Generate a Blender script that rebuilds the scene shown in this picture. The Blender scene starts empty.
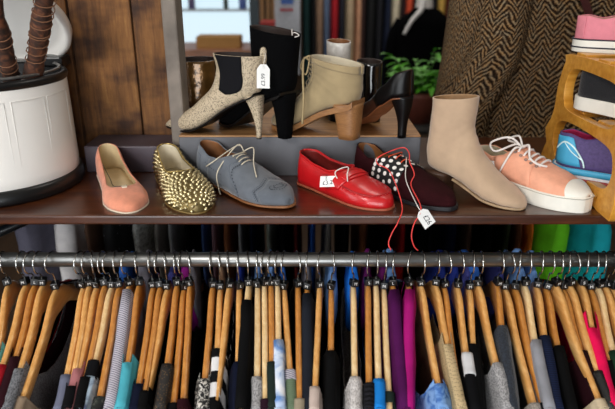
import bpy, bmesh, math, random
from mathutils import Vector, Matrix
random.seed(7)
PI = math.pi
C = bpy.context.scene.collection

# ------------------------------------------------------------------ camera
CAM = Vector((0, -1.075, 1.58)); PITCH = math.radians(21); F = 600.0
cp, sp = math.cos(PITCH), math.sin(PITCH)
def proj(p):
    x, y, z = p[0], p[1]-CAM.y, p[2]-CAM.z
    d = y*cp - z*sp
    return 307.5 + F*x/d, 204.5 - F*(y*sp+z*cp)/d
def ray(px, py):
    x = (px-307.5)/F; y = (204.5-py)/F
    return Vector((x, cp+y*sp, -sp+y*cp))
def atz(px, py, z):
    d = ray(px, py); return CAM + d*((z-CAM.z)/d.z)
def aty(px, py, Y):
    d = ray(px, py); return CAM + d*((Y-CAM.y)/d.y)
cd = bpy.data.cameras.new('camera'); cam = bpy.data.objects.new('camera', cd); C.objects.link(cam)
cam.location = CAM; cam.rotation_euler = (PI/2-PITCH, 0, 0)
cd.sensor_width = 36; cd.lens = 36*F/615; cd.clip_start = .02
cd.dof.use_dof = True; cd.dof.focus_distance = 1.25; cd.dof.aperture_fstop = 3.0
bpy.context.scene.camera = cam

# ------------------------------------------------------------------ materials
def lin(h):
    h = h.lstrip('#'); v = [int(h[i:i+2], 16)/255 for i in (0, 2, 4)]
    return tuple((c/12.92 if c <= .04045 else ((c+.055)/1.055)**2.4) for c in v) + (1,)
MATS = {}
class NT:
    def __init__(s, name):
        s.m = bpy.data.materials.new(name); s.m.use_nodes = True
        s.t = s.m.node_tree; s.b = s.t.nodes['Principled BSDF']
    def n(s, typ, **kw):
        n = s.t.nodes.new(typ)
        for k, v in kw.items():
            if k.startswith('_'): setattr(n, k[1:], v)
            else: n.inputs[k.replace('__', ' ')].default_value = v
        return n
    def l(s, a, b): s.t.links.new(a, b)
    def math(s, op, a, b=None, c=None):
        n = s.t.nodes.new('ShaderNodeMath'); n.operation = op
        for i, v in enumerate((a, b, c)):
            if v is None: continue
            if hasattr(v, 'links'): s.l(v, n.inputs[i])
            else: n.inputs[i].default_value = v
        return n.outputs[0]
    def mix(s, f, a, b):
        n = s.t.nodes.new('ShaderNodeMix'); n.data_type = 'RGBA'
        for i, v in ((0, f), (6, a), (7, b)):
            if hasattr(v, 'links'): s.l(v, n.inputs[i])
            else: n.inputs[i].default_value = v
        return n.outputs[2]
    def coord(s, scale=(1, 1, 1), rot=(0, 0, 0), kind='Object'):
        tc = s.n('ShaderNodeTexCoord'); mp = s.n('ShaderNodeMapping')
        mp.inputs['Scale'].default_value = scale; mp.inputs['Rotation'].default_value = rot
        s.l(tc.outputs[kind], mp.inputs[0]); return mp.outputs[0]
    def bump(s, h, st=.3, dist=.002):
        b = s.n('ShaderNodeBump', Strength=st, Distance=dist); s.l(h, b.inputs['Height']); s.l(b.outputs[0], s.b.inputs['Normal'])
    def noise(s, vec, scale, detail=3, rough=.55):
        n = s.n('ShaderNodeTexNoise', Scale=scale, Detail=detail, Roughness=rough); s.l(vec, n.inputs['Vector']); return n.outputs['Fac']
    def ramp(s, f, stops):
        r = s.n('ShaderNodeValToRGB'); e = r.color_ramp.elements
        while len(e) < len(stops): e.new(.5)
        for i, (p, c) in enumerate(stops): e[i].position = p; e[i].color = c
        s.l(f, r.inputs[0]); return r.outputs[0]

def plain(name, col, rough=.5, metal=0, var=.12, nscale=60, bump=.15, bscale=400, bdist=.0006, sheen=0, coat=0, emit=0, spec=None):
    if name in MATS: return MATS[name]
    t = NT(name); c = lin(col)
    v = t.coord()
    f = t.noise(v, nscale, 4)
    dk = tuple(x*(1-var*1.6) for x in c[:3])+(1,); lt = tuple(min(1, x*(1+var)) for x in c[:3])+(1,)
    t.l(t.ramp(f, [(.3, dk), (.7, lt)]), t.b.inputs['Base Color'])
    t.b.inputs['Roughness'].default_value = rough; t.b.inputs['Metallic'].default_value = metal
    if sheen: t.b.inputs['Sheen Weight'].default_value = sheen; t.b.inputs['Sheen Roughness'].default_value = .5
    if coat: t.b.inputs['Coat Weight'].default_value = coat; t.b.inputs['Coat Roughness'].default_value = .12
    if spec is not None: t.b.inputs['Specular IOR Level'].default_value = spec
    if bump: t.bump(t.noise(v, bscale, 2), bump, bdist)
    if emit: t.b.inputs['Emission Color'].default_value = c; t.b.inputs['Emission Strength'].default_value = emit
    MATS[name] = t.m; return t.m

def wood(name, c1, c2, c3, scale=1, axis='Y', rough=.38, coat=.25, stretch=14, bump=.12):
    if name in MATS: return MATS[name]
    t = NT(name); s = [stretch*scale]*3; s['XYZ'.index(axis)] = scale*1.0
    v = t.coord(tuple(s))
    f = t.noise(v, 6, 6, .65); g = t.noise(t.coord((3, 3, 3)), 4, 2)
    a = t.ramp(f, [(.28, lin(c1)), (.5, lin(c2)), (.72, lin(c3))])
    k = t.ramp(g, [(.35, (.78, .70, .62, 1)), (.6, (1, 1, 1, 1))])
    mm = t.n('ShaderNodeMix', _data_type='RGBA', _blend_type='MULTIPLY'); mm.inputs[0].default_value = .6
    t.l(a, mm.inputs[6]); t.l(k, mm.inputs[7]); t.l(mm.outputs[2], t.b.inputs['Base Color'])
    t.b.inputs['Roughness'].default_value = rough
    t.b.inputs['Coat Weight'].default_value = coat; t.b.inputs['Coat Roughness'].default_value = .2
    t.bump(f, bump, .001); MATS[name] = t.m; return t.m

def knit(name, c1, c2, scale=260, rough=.9):
    if name in MATS: return MATS[name]
    t = NT(name); v = t.coord((scale, scale*.55, scale*.8), (.3, .2, .1))
    vo = t.n('ShaderNodeTexVoronoi', Scale=1.0); t.l(v, vo.inputs['Vector'])
    n = t.noise(t.coord(), 300, 3)
    f = t.math('ADD', t.math('MULTIPLY', vo.outputs['Distance'], .7), t.math('MULTIPLY', n, .5))
    t.l(t.ramp(f, [(.35, lin(c2)), (.75, lin(c1))]), t.b.inputs['Base Color'])
    t.b.inputs['Roughness'].default_value = rough; t.b.inputs['Sheen Weight'].default_value = .15
    t.bump(f, .6, .0015); MATS[name] = t.m; return t.m

def stripes(name, c1, c2, freq, axis='Y', duty=.5, rough=.85, rot=(0, 0, 0)):
    if name in MATS: return MATS[name]
    t = NT(name); v = t.coord((1, 1, 1), rot); sx = t.n('ShaderNodeSeparateXYZ'); t.l(v, sx.inputs[0])
    f = t.math('FRACT', t.math('MULTIPLY', sx.outputs[axis], freq))
    k = t.math('GREATER_THAN', f, duty)
    t.l(t.mix(k, lin(c1), lin(c2)), t.b.inputs['Base Color']); t.b.inputs['Roughness'].default_value = rough; t.b.inputs['Specular IOR Level'].default_value = .15
    t.bump(t.noise(t.coord(), 400), .2, .001); MATS[name] = t.m; return t.m

def blotch(name, stops, scale=14, rough=.85, distort=1.5):
    if name in MATS: return MATS[name]
    t = NT(name); n = t.n('ShaderNodeTexNoise', Scale=scale, Detail=3, Distortion=distort)
    t.l(t.coord(), n.inputs['Vector'])
    t.l(t.ramp(n.outputs['Fac'], [(p, lin(c)) for p, c in stops]), t.b.inputs['Base Color'])
    t.b.inputs['Roughness'].default_value = rough
    t.bump(t.noise(t.coord(), 300), .3, .001); MATS[name] = t.m; return t.m

def dots(name, base, dot, scale, thr, rough=.7, rand=1, stretch=(1, 1, 1)):
    if name in MATS: return MATS[name]
    t = NT(name); vo = t.n('ShaderNodeTexVoronoi', Scale=scale, Randomness=rand); t.l(t.coord(stretch), vo.inputs['Vector'])
    k = t.math('LESS_THAN', vo.outputs['Distance'], thr)
    t.l(t.mix(k, lin(base), lin(dot)), t.b.inputs['Base Color']); t.b.inputs['Roughness'].default_value = rough
    t.bump(t.noise(t.coord(), 500), .25, .0008); MATS[name] = t.m; return t.m

def herringbone(name, c_dark, c_mid, c_light):
    t = NT(name)
    tc = t.n('ShaderNodeTexCoord'); sx = t.n('ShaderNodeSeparateXYZ'); t.l(tc.outputs['UV'], sx.inputs[0])
    wob = t.noise(tc.outputs['UV'], 14, 2)
    u = t.math('ADD', sx.outputs[0], t.math('MULTIPLY', wob, .055)); v = sx.outputs[1]
    cw = .034
    tri = t.math('ABSOLUTE', t.math('SUBTRACT', t.math('MULTIPLY', t.math('FRACT', t.math('DIVIDE', u, cw*2)), 2), 1))
    q = t.math('ADD', v, t.math('MULTIPLY', tri, cw*1.05))
    f = t.math('FRACT', t.math('DIVIDE', q, .0165))
    st = t.math('ABSOLUTE', t.math('SUBTRACT', t.math('MULTIPLY', f, 2), 1))
    nz = t.noise(tc.outputs['UV'], 190, 4)
    ff = t.math('ADD', t.math('MULTIPLY', st, .46), t.math('MULTIPLY', nz, .85))
    col = t.ramp(ff, [(.38, lin(c_dark)), (.64, lin(c_mid)), (.88, lin(c_light))])
    hue = t.ramp(t.noise(tc.outputs['UV'], 60, 3), [(.4, (.75, .8, .88, 1)), (.6, (.95, .78, .6, 1))])
    mm = t.n('ShaderNodeMix', _data_type='RGBA', _blend_type='MULTIPLY'); mm.inputs[0].default_value = 1; t.l(col, mm.inputs[6]); t.l(hue, mm.inputs[7])
    t.l(mm.outputs[2], t.b.inputs['Base Color']); t.b.inputs['Roughness'].default_value = .95; t.b.inputs['Specular IOR Level'].default_value = .1
    t.bump(ff, .7, .002); MATS[name] = t.m; return t.m

# ------------------------------------------------------------------ objects
def fin(bm, smooth=True, merge=True):
    if merge: bmesh.ops.remove_doubles(bm, verts=bm.verts, dist=.00005)
    bmesh.ops.recalc_face_normals(bm, faces=bm.faces)
    if smooth:
        for f in bm.faces: f.smooth = True
    return bm
def obj(name, bm, m, parent=None, smooth=True, merge=True):
    fin(bm, smooth, merge)
    me = bpy.data.meshes.new(name); bm.to_mesh(me); bm.free()
    for x in (m if isinstance(m, (list, tuple)) else [m]): me.materials.append(x)
    o = bpy.data.objects.new(name, me); C.objects.link(o)
    if parent: o.parent = parent
    return o
def thing(name, label, cat, loc=(0, 0, 0), rz=0, group=None):
    o = bpy.data.objects.new(name, None); C.objects.link(o); o.empty_display_size = .05
    o.location = loc; o.rotation_euler = (0, 0, rz); tag(o, label, cat, group); return o
def tag(o, label, cat, group=None):
    o['label'] = label; o['category'] = cat
    if group: o['group'] = group
    return o
def struct(name, bm, m):
    o = obj(name, bm, m, None, smooth=False); o['kind'] = 'structure'; return o
def mod_sub(o, l=1):
    s = o.modifiers.new('s', 'SUBSURF'); s.levels = l; s.render_levels = l; return o
def mod_bev(o, w=.002, seg=2):
    s = o.modifiers.new('b', 'BEVEL'); s.width = w; s.segments = seg; s.limit_method = 'ANGLE'; return o
def mod_solid(o, t, off=-1, mo=0, rim=0):
    s = o.modifiers.new('so', 'SOLIDIFY'); s.thickness = t; s.offset = off; s.material_offset = mo; s.material_offset_rim = rim
    s.use_rim = True; return o
def box(bm, x0, x1, y0, y1, z0, z1, rot=None, piv=None):
    vs = [bm.verts.new((x, y, z)) for x in (x0, x1) for y in (y0, y1) for z in (z0, z1)]
    for f in ((0, 1, 3, 2), (4, 6, 7, 5), (0, 4, 5, 1), (2, 3, 7, 6), (0, 2, 6, 4), (1, 5, 7, 3)): bm.faces.new([vs[i] for i in f])
    if rot: bmesh.ops.rotate(bm, verts=vs, cent=piv or (0, 0, 0), matrix=rot)
    return vs
def grid(bm, P, cu=False, cv=False, uv=None):
    V = [[bm.verts.new(p) for p in r] for r in P]; n, k = len(V), len(V[0])
    for i in range(n if cu else n-1):
        for j in range(k if cv else k-1):
            a, b, c, d = V[i][j], V[(i+1) % n][j], V[(i+1) % n][(j+1) % k], V[i][(j+1) % k]
            try: bm.faces.new((a, b, c, d))
            except ValueError: pass
    return V
def catm(pts, t):      # t in 0..n-1
    n = len(pts); i = max(0, min(n-2, int(t))); f = t-i
    p0, p1, p2, p3 = pts[max(0, i-1)], pts[i], pts[i+1], pts[min(n-1, i+2)]
    return tuple(.5*((2*b)+(-a+c)*f+(2*a-5*b+4*c-d)*f*f+(-a+3*b-3*c+d)*f**3) for a, b, c, d in zip(p0, p1, p2, p3))
def spl(pts, sub=4):
    n = len(pts); return [Vector(catm(pts, i/sub)) for i in range((n-1)*sub+1)]
def tube(bm, pts, r, n=8, cap=True, smooth=0, rfun=None, closed=False):
    if smooth: pts = spl([tuple(p) for p in pts], smooth)
    pts = [Vector(p) for p in pts]; up = Vector((0, 0, 1)); rows = []; last = None
    for i, p in enumerate(pts):
        if closed: d = pts[(i+1) % len(pts)]-pts[i-1]
        else: d = pts[min(i+1, len(pts)-1)]-pts[max(i-1, 0)]
        d.normalize()
        if last is None:
            a = d.cross(up)
            if a.length < .1: a = d.cross(Vector((1, 0, 0)))
            a.normalize()
        else: a = (last - d*last.dot(d)).normalized()
        last = a; b = d.cross(a); rr = rfun(i/(len(pts)-1)) if rfun else r
        rows.append([p + (a*math.cos(2*PI*k/n)+b*math.sin(2*PI*k/n))*rr for k in range(n)])
    V = grid(bm, rows, cu=closed, cv=True)
    if cap and not closed:
        bm.faces.new(V[0]); bm.faces.new(V[-1])
def lathe(bm, prof, n=40, cx=0, cy=0, sy=1):
    rows = [[(cx+r*math.cos(2*PI*k/n), cy+sy*r*math.sin(2*PI*k/n), z) for k in range(n)] for r, z in prof]
    return grid(bm, rows, cv=True)
def capped_loft(bm, rows):
    V = grid(bm, rows, cv=True); bm.faces.new(V[0]); bm.faces.new(V[-1])
def interp(tab, u, c):
    if u <= tab[0][0]: return tab[0][c]
    for a, b in zip(tab, tab[1:]):
        if u <= b[0]:
            f = (u-a[0])/(b[0]-a[0]); f = f*f*(3-2*f)*.5+f*.5; return a[c]+(b[c]-a[c])*f
    return tab[-1][c]
def text_mesh(s, size, m, parent, loc, rot, name='price_writing', depth=.0001, align='CENTER'):
    cu = bpy.data.curves.new('t', 'FONT'); cu.body = s; cu.size = size; cu.extrude = depth; cu.align_x = align; cu.align_y = 'CENTER'
    to = bpy.data.objects.new('t', cu); C.objects.link(to); bpy.context.view_layer.update()
    me = bpy.data.meshes.new_from_object(to.evaluated_get(bpy.context.evaluated_depsgraph_get()))
    bpy.data.objects.remove(to); bpy.data.curves.remove(cu); me.materials.clear(); me.materials.append(m)
    o = bpy.data.objects.new(name, me); C.objects.link(o); o.parent = parent; o.location = loc; o.rotation_euler = rot; return o

# ------------------------------------------------------------------ shoe surfaces
def orient(o, cen):
    me = o.data; vote = 0
    for p in me.polygons:
        c = p.center; vote += p.area*(1 if p.normal.dot(c-cen(c)) > 0 else -1)*((c-cen(c)).length)
    if vote < 0: me.flip_normals()
class Low:
    """low shoe: tab rows u, halfwidth, y centre, z of sole top, height, openness"""
    def __init__(s, L, tab, heel_r=.09, toe_r=.2, toe_pow=.5, e=(.8, .8)):
        s.L, s.tab, s.hr, s.tr, s.tp, s.e = L, tab, heel_r, toe_r, toe_pow, e
    def ends(s, u):
        a = 1 if u > s.hr else math.sqrt(max(0, 1-(1-u/s.hr)**2))
        b = 1 if u < 1-s.tr else max(0, 1-((u-(1-s.tr))/s.tr)**2)**s.tp
        return a, b
    def row(s, u):
        a, b = s.ends(u)
        w = interp(s.tab, u, 1)*a*b; yc = interp(s.tab, u, 2); zb = interp(s.tab, u, 3)
        h = interp(s.tab, u, 4)*(.38+.62*b**.8); r = interp(s.tab, u, 5)
        return w, yc, zb, h, r
    def P(s, u, v):
        w, yc, zb, h, r = s.row(u); e1, e2 = s.e
        fm = math.asin(min(1, r**(1/e2))); f = fm*(1-abs(v)); sg = 1 if v >= 0 else -1
        H = h/r
        a, b = s.ends(u)
        return Vector((u*s.L, yc+sg*w*math.cos(f)**e1*(1+.06*math.sin(2*f)), zb+H*math.sin(f)**e2))
    def us(s, n=44, u0=0, u1=1):
        out = []
        for i in range(n+1):
            t = i/n; q = .5-.5*math.cos(PI*t); out.append(u0+(u1-u0)*(q*.75+t*.25))
        return out
    def N(s, u, v):
        d = .004; u1, u2 = max(0, u-d), min(1, u+d); v1, v2 = max(-1, v-d), min(1, v+d)
        if v1*v2 < 0 and interp(s.tab, u, 5) < .999: v1, v2 = (0, .01) if v >= 0 else (-.01, 0)
        n = (s.P(u2, v)-s.P(u1, v)).cross(s.P(u, v2)-s.P(u, v1))
        if n.length < 1e-12: n = Vector((0, 0, 1))
        n.normalize(); w, yc, zb, h, r = s.row(u)
        c = Vector((min(max(u, .2), .8)*s.L, yc, zb+h*.2))
        return n if n.dot(s.P(u, v)-c) >= 0 else -n
    def upper(s, m, par, thick=.0025, name='upper', nv=9):
        bm = bmesh.new(); U = s.us()
        for sg in (1, -1):
            grid(bm, [[s.P(u, sg*max(1-j/nv, 1e-6)) if j < nv else s.P(u, sg*1e-6) for j in range(nv+1)] for u in U])
        o = obj(name, bm, m, par); orient(o, lambda p: Vector((min(max(p.x, .2*s.L), .8*s.L), 0, p.z*.6)))
        mod_solid(o, thick, -1, 1 if isinstance(m, (list, tuple)) else 0, 0)
        return o
    def patch(s, u0, u1, v0, v1, off, m, par, name, nu=14, nv=10, thick=.0012, shape=None):
        bm = bmesh.new(); rows = []
        for i in range(nu+1):
            u = u0+(u1-u0)*i/nu; r = []
            for j in range(nv+1):
                v = v0+(v1-v0)*j/nv
                uu = u + (shape(i/nu, v) if shape else 0); uu = min(max(uu, 0), .9995)
                r.append(s.P(uu, v)+s.N(uu, v)*off)
            rows.append(r)
        grid(bm, rows); o = obj(name, bm, m, par); orient(o, lambda p: Vector((min(max(p.x, .2*s.L), .8*s.L), 0, p.z*.6))); mod_solid(o, thick, 0); return o
    def outline(s, n=40, grow=0.0, u0=0, u1=1):
        L1, L2 = [], []
        for u in s.us(n, u0, u1):
            w, yc, zb, h, r = s.row(u)
            x = u*s.L + grow*(-max(0, 1-u/.12) + max(0, 1-(1-u)/.15))
            ww = w+grow*min(1, w/.01)
            L1.append((x, yc+ww, zb)); L2.append((x, yc-ww, zb))
        return L1, L2
    def sole(s, m, par, t=.004, grow=.002, name='sole', up=.0, u0=0, u1=1, flatz=None, smooth=False):
        A, B = s.outline(44, grow, u0, u1); bm = bmesh.new(); rows = []
        for a, b in zip(A, B):
            zt = a[2]+up; zl = a[2]-t if flatz is None else flatz
            rows.append([(a[0], a[1], zt), (b[0], b[1], zt), (b[0], b[1], zl), (a[0], a[1], zl)])
        V = grid(bm, rows, cv=True)
        o = obj(name, bm, m, par, smooth=False); mod_bev(o, min(.0015, t*.3), 2); return o
    def insole(s, m, par, lift=.003, shrink=.002, u1=.86, name='insole'):
        bm = bmesh.new(); rows = []
        for u in s.us(30, 0.012, u1):
            w, yc, zb, h, r = s.row(u); w = max(0, w-shrink)
            rows.append([(u*s.L, yc+w*k, zb+lift+.001*abs(k)) for k in (-1, -.5, 0, .5, 1)])
        grid(bm, rows); o = obj(name, bm, m, par); mod_solid(o, .0015, 0); return o

class Boot:
    """sections from toe to shaft top: Tx,Tz,Bx,Bz,W"""
    def __init__(s, secs, eb=.6, et=.95): s.s = secs; s.n = len(secs)-1; s.eb, s.et = eb, et
    def P(s, k, th):     # k 0..1, th: 0 bottom, +pi/2 left side, pi top
        Tx, Tz, Bx, Bz, W = catm(s.s, k*s.n)
        c, q = math.cos(th), math.sin(th)
        shaft = min(1, max(0, (k-.55)/.25)); e = s.eb+(1-s.eb)*shaft if c > 0 else s.et
        A = math.copysign(abs(c)**(e*.9 if c > 0 else s.et), c); Q = math.copysign(abs(q)**(e if c > 0 else s.et), q)
        m = Vector(((Tx+Bx)/2, 0, (Tz+Bz)/2)); a = Vector(((Bx-Tx)/2, 0, (Bz-Tz)/2))
        return m + a*A + Vector((0, W*Q, 0))
    def N(s, k, th):
        d = .004; k1, k2 = max(0, k-d), min(1, k+d)
        n = (s.P(k2, th)-s.P(k1, th)).cross(s.P(k, th+d)-s.P(k, th-d))
        if n.length < 1e-12: return Vector((0, 0, 1))
        n.normalize(); Tx, Tz, Bx, Bz, W = catm(s.s, k*s.n)
        return n if n.dot(s.P(k, th)-Vector(((Tx+Bx)/2, 0, (Tz+Bz)/2))) >= 0 else -n
    def upper(s, m, par, thick=.003, name='upper', sub=4, nt=28, wr=0, k1=1.0):
        bm = bmesh.new(); rows = []
        for i in range(s.n*sub+1):
            k = k1*i/(s.n*sub); r = []
            for j in range(nt):
                th = 2*PI*j/nt; p = s.P(k, th)
                if wr: p += s.N(k, th)*wr*math.sin(k*70+2*math.sin(th*2))*max(0, math.sin(PI*k))
                r.append(p)
            rows.append(r)
        V = grid(bm, rows, cv=True); bm.faces.new(V[0])
        o = obj(name, bm, m, par); mod_solid(o, thick, -1, 1 if isinstance(m, (list, tuple)) else 0, 0); return o
    def patch(s, k0, k1, t0, t1, off, m, par, name, nu=12, nv=10, thick=.001, shape=None):
        bm = bmesh.new(); rows = []
        for i in range(nu+1):
            r = []
            for j in range(nv+1):
                f, g = i/nu, j/nv; a, b = t0, t1
                if shape: a, b = shape(f)
                k = k0+(k1-k0)*f; th = a+(b-a)*g; r.append(s.P(k, th)+s.N(k, th)*off)
            rows.append(r)
        grid(bm, rows); o = obj(name, bm, m, par); mod_solid(o, thick, 0); return o
    def sole(s, m, par, ks, t=.004, grow=.0015, name='sole', w=.9):
        bm = bmesh.new(); rows = []
        k0, k1 = ks
        for i in range(25):
            k = k0+(k1-k0)*i/24; Tx, Tz, Bx, Bz, W = catm(s.s, k*s.n); W = W*w+grow
            rows.append([(Bx, W, Bz+.001), (Bx, -W, Bz+.001), (Bx, -W, Bz-t), (Bx, W, Bz-t)])
        capped_loft(bm, rows); o = obj(name, bm, m, par, smooth=False); mod_bev(o, .001); return o
def heel_block(rows, m, par, name='heel', n=20, pw=.6, bev=.0008):
    """rows: x0,x1,half width,z from top to floor"""
    bm = bmesh.new(); R = []
    for x0, x1, w, z in spl(rows, 3) if len(rows) > 2 else [Vector(r) for r in rows]:
        c, a = (x0+x1)/2, (x1-x0)/2; r = []
        for k in range(n):
            th = 2*PI*k/n; cx, sy = math.cos(th), math.sin(th)
            e = .45 if cx > 0 else .85
            r.append((c+a*math.copysign(abs(cx)**e, cx), w*math.copysign(abs(sy)**.7, sy), z))
        R.append(r)
    capped_loft(bm, R); return obj(name, bm, m, par)
def shoe_at(name, label, cat, heel, toe, z, L):
    a, b = atz(heel[0], heel[1], z), atz(toe[0], toe[1], z)
    d = b-a; rz = math.atan2(d.y, d.x); print('SHOE', name, round(d.length, 3), 'built', L, 'heelY', round(a.y, 3), 'deg', round(math.degrees(rz)))
    return thing(name, label, cat, (a.x, a.y, z), rz)

# ------------------------------------------------------------------ palette
M_wood = wood('light_hanger_wood', '#c48a48', '#d79c56', '#e8ba7c', 1.2, 'Y', .3, .5)
M_woodb = wood('amber_hanger_wood', '#a8692c', '#be7c36', '#d2954c', 1.2, 'Y', .3, .5)
M_woodc = wood('pale_hanger_wood', '#d3aa72', '#e2bf8a', '#efd6ab', 1.2, 'Y', .32, .45)
M_chrome = plain('chrome', '#c9c9c6', .22, 1, .03, 20, 0)
M_steel = plain('brushed_steel', '#8c8c8a', .36, .95, .1, 25, .08, 300)
M_blackp = plain('black_plastic', '#0d0d0e', .35, 0, .05, 30, 0)
M_white = plain('white_plastic', '#eceae6', .4, 0, .02, 20, 0)
M_card = plain('tag_card', '#f2f1ee', .6, 0, .03, 30, .03)
M_ink = plain('tag_ink', '#22222a', .6, 0, .02, 10, 0)
M_shelf = wood('dark_mahogany', '#28130a', '#452210', '#5e3118', .8, 'X', .3, .45, 12)
M_blk = plain('black_leather', '#070607', .38, 0, .1, 80, .1, spec=.3)
M_blksuede = plain('black_suede', '#040405', .95, 0, .2, 120, .3, 900, spec=.08)
M_elastic = stripes('black_elastic', '#0b0b0d', '#15151a', 900, 'X')

ZS = 1.1446     # shelf top
ZR = 1.240      # riser top
# ================================================================== THE SETTING
bm = bmesh.new(); box(bm, -4, 4, -4.5, 5.2, -.1, 0)
struct('floor', bm, wood('floor_boards', '#2a1d14', '#3b2a1c', '#4d3825', .5, 'Y', .5, .1))
bm = bmesh.new(); box(bm, -4, 4, 5.0, 5.1, 0, .85); box(bm, -4, -1.75, 5.0, 5.1, .85, 2.2); box(bm, -.42, 4, 5.0, 5.1, .85, 2.2); box(bm, -4, 4, 5.0, 5.1, 2.2, 2.9)
struct('wall_back', bm, plain('back_wall_paint', '#5a4632', .8, 0, .15, 3, .1))
bm = bmesh.new(); box(bm, -4.1, -4, -4.5, 5.2, 0, 2.9); struct('wall_left', bm, plain('side_wall_paint', '#8d867b', .8, 0, .1, 3, .1))
bm = bmesh.new(); box(bm, 4, 4.1, -4.5, 5.2, 0, 2.9); struct('wall_right', bm, MATS['side_wall_paint'])
bm = bmesh.new(); box(bm, -4.1, 4.1, -4.5, 5.2, 2.9, 3.0); struct('ceiling', bm, plain('ceiling_paint', '#c9c4ba', .9, 0, .05, 3, .05))
# window with daylight sky panes
t = NT('daylight_outside'); sx = t.n('ShaderNodeSeparateXYZ'); t.l(t.coord(), sx.inputs[0])
t.l(t.ramp(t.math('ADD', t.math('MULTIPLY', sx.outputs[2], .5), 0), [(.3, lin('#dcecf4')), (.62, lin('#cfe6f2')), (.9, lin('#b9d9ea'))]), t.b.inputs['Emission Color'])
t.b.inputs['Emission Strength'].default_value = 1.25; t.b.inputs['Base Color'].default_value = (.1, .1, .1, 1)
bm = bmesh.new(); box(bm, -1.8, -.37, 5.14, 5.16, .8, 2.25); o = struct('window_1', bm, t.m)
bm = bmesh.new()
for x in (-1.77, -.44): box(bm, x, x+.05, 4.97, 5.12, .85, 2.2)
for z in (.85, 2.15): box(bm, -1.77, -.39, 4.97, 5.12, z, z+.05)
obj('window_frame', bm, plain('dark_teal_frame', '#14262c', .5), o, smooth=False)

# ================================================================== LIGHT
def area(name, loc, tgt, size, size_y, e, col=(1, 1, 1)):
    l = bpy.data.lights.new(name, 'AREA'); l.shape = 'RECTANGLE'; l.size = size; l.size_y = size_y; l.energy = e; l.color = col
    o = bpy.data.objects.new(name, l); C.objects.link(o); o.location = loc
    o.rotation_euler = (Vector(tgt)-Vector(loc)).to_track_quat('-Z', 'Y').to_euler(); return o
area('shop_front_light', (-1.5, -1.9, 2.7), (0, 0, 1.1), 1.0, .8, 54, (1, .98, .95))
area('side_window', (-3.7, -1.0, 1.45), (0, .3, .95), 1.8, 1.6, 42, (.93, .97, 1))
area('low_front_fill', (-.4, -4.2, 1.15), (0, 0, 1.0), 3.2, 1.7, 150, (.93, .97, 1))  # added low fill lamp behind the camera, brightens the rear clothes under the shelf
area('ceiling_light', (.5, .55, 2.85), (.3, .3, 1.1), 1.0, .5, 10, (1, .95, .88))
area('back_light', (.2, 3.2, 2.85), (.2, 3.4, 0), 3.0, 1.6, 30, (1, .94, .86))
w = bpy.data.worlds.new('world'); bpy.context.scene.world = w; w.use_nodes = True
w.node_tree.nodes['Background'].inputs[0].default_value = (.75, .85, 1, 1); w.node_tree.nodes['Background'].inputs[1].default_value = .12

# ================================================================== DISPLAY STAND with hanging rail
st = thing('display_stand', 'dark mahogany shelf with a steel hanging rail under its front edge', 'clothes rack', (0, 0, 0))
bm = bmesh.new(); box(bm, -1.05, 1.05, 0, .60, ZS-.0198, ZS); mod_bev(obj('shelf_board', bm, M_shelf, st, smooth=False), .004, 3)
bm = bmesh.new(); tube(bm, [(-1.02, 0, 1.05), (1.02, 0, 1.05)], .0145, 28); obj('hanging_rail', bm, M_steel, st)
for x in (-1.03, 1.03):
    bm = bmesh.new(); box(bm, x-.015, x+.015, -.02, .6, 0, ZS-.02); mod_bev(obj('upright', bm, M_shelf, st, smooth=False), .003)
bm = bmesh.new(); box(bm, -.02, .085, .16, .30, ZS-.05, ZS-.02); mod_bev(obj('underside_block', bm, M_shelf, st, smooth=False), .002)
bm = bmesh.new(); tube(bm, [(-.80, .02, 1.02), (-.46, .27, ZS-.026)], .011, 14); obj('brace', bm, plain('dark_painted_tube', '#10161c', .35), st)

# riser box on the shelf
rs = thing('display_riser', 'long grey-fronted riser box with a plywood top under the heeled boots', 'riser', (-.3, .245, ZS))
x0 = atz(181, 177, ZS).x; x1 = atz(419, 177, ZS).x; rs.location = (0, .245, ZS)
bm = bmesh.new(); box(bm, x0, x1, 0, .012, 0, ZR-ZS-.004); box(bm, x0, x0+.012, .012, .33, 0, ZR-ZS-.004); box(bm, x1-.012, x1, .012, .33, 0, ZR-ZS-.004); box(bm, x0, x1, .33, .342, 0, ZR-ZS-.01)
mod_bev(obj('box_body', bm, plain('grey_painted_board', '#5c5c61', .55, 0, .1, 12, .15), rs, smooth=False), .0015)
bm = bmesh.new(); box(bm, x0, x1, .0, .342, ZR-ZS-.004, ZR-ZS); mod_bev(obj('top_board', bm, wood('plywood_top', '#8a5f3a', '#a87a4c', '#c09461', .9, 'X', .45, .15), rs, smooth=False), .0015)

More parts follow.
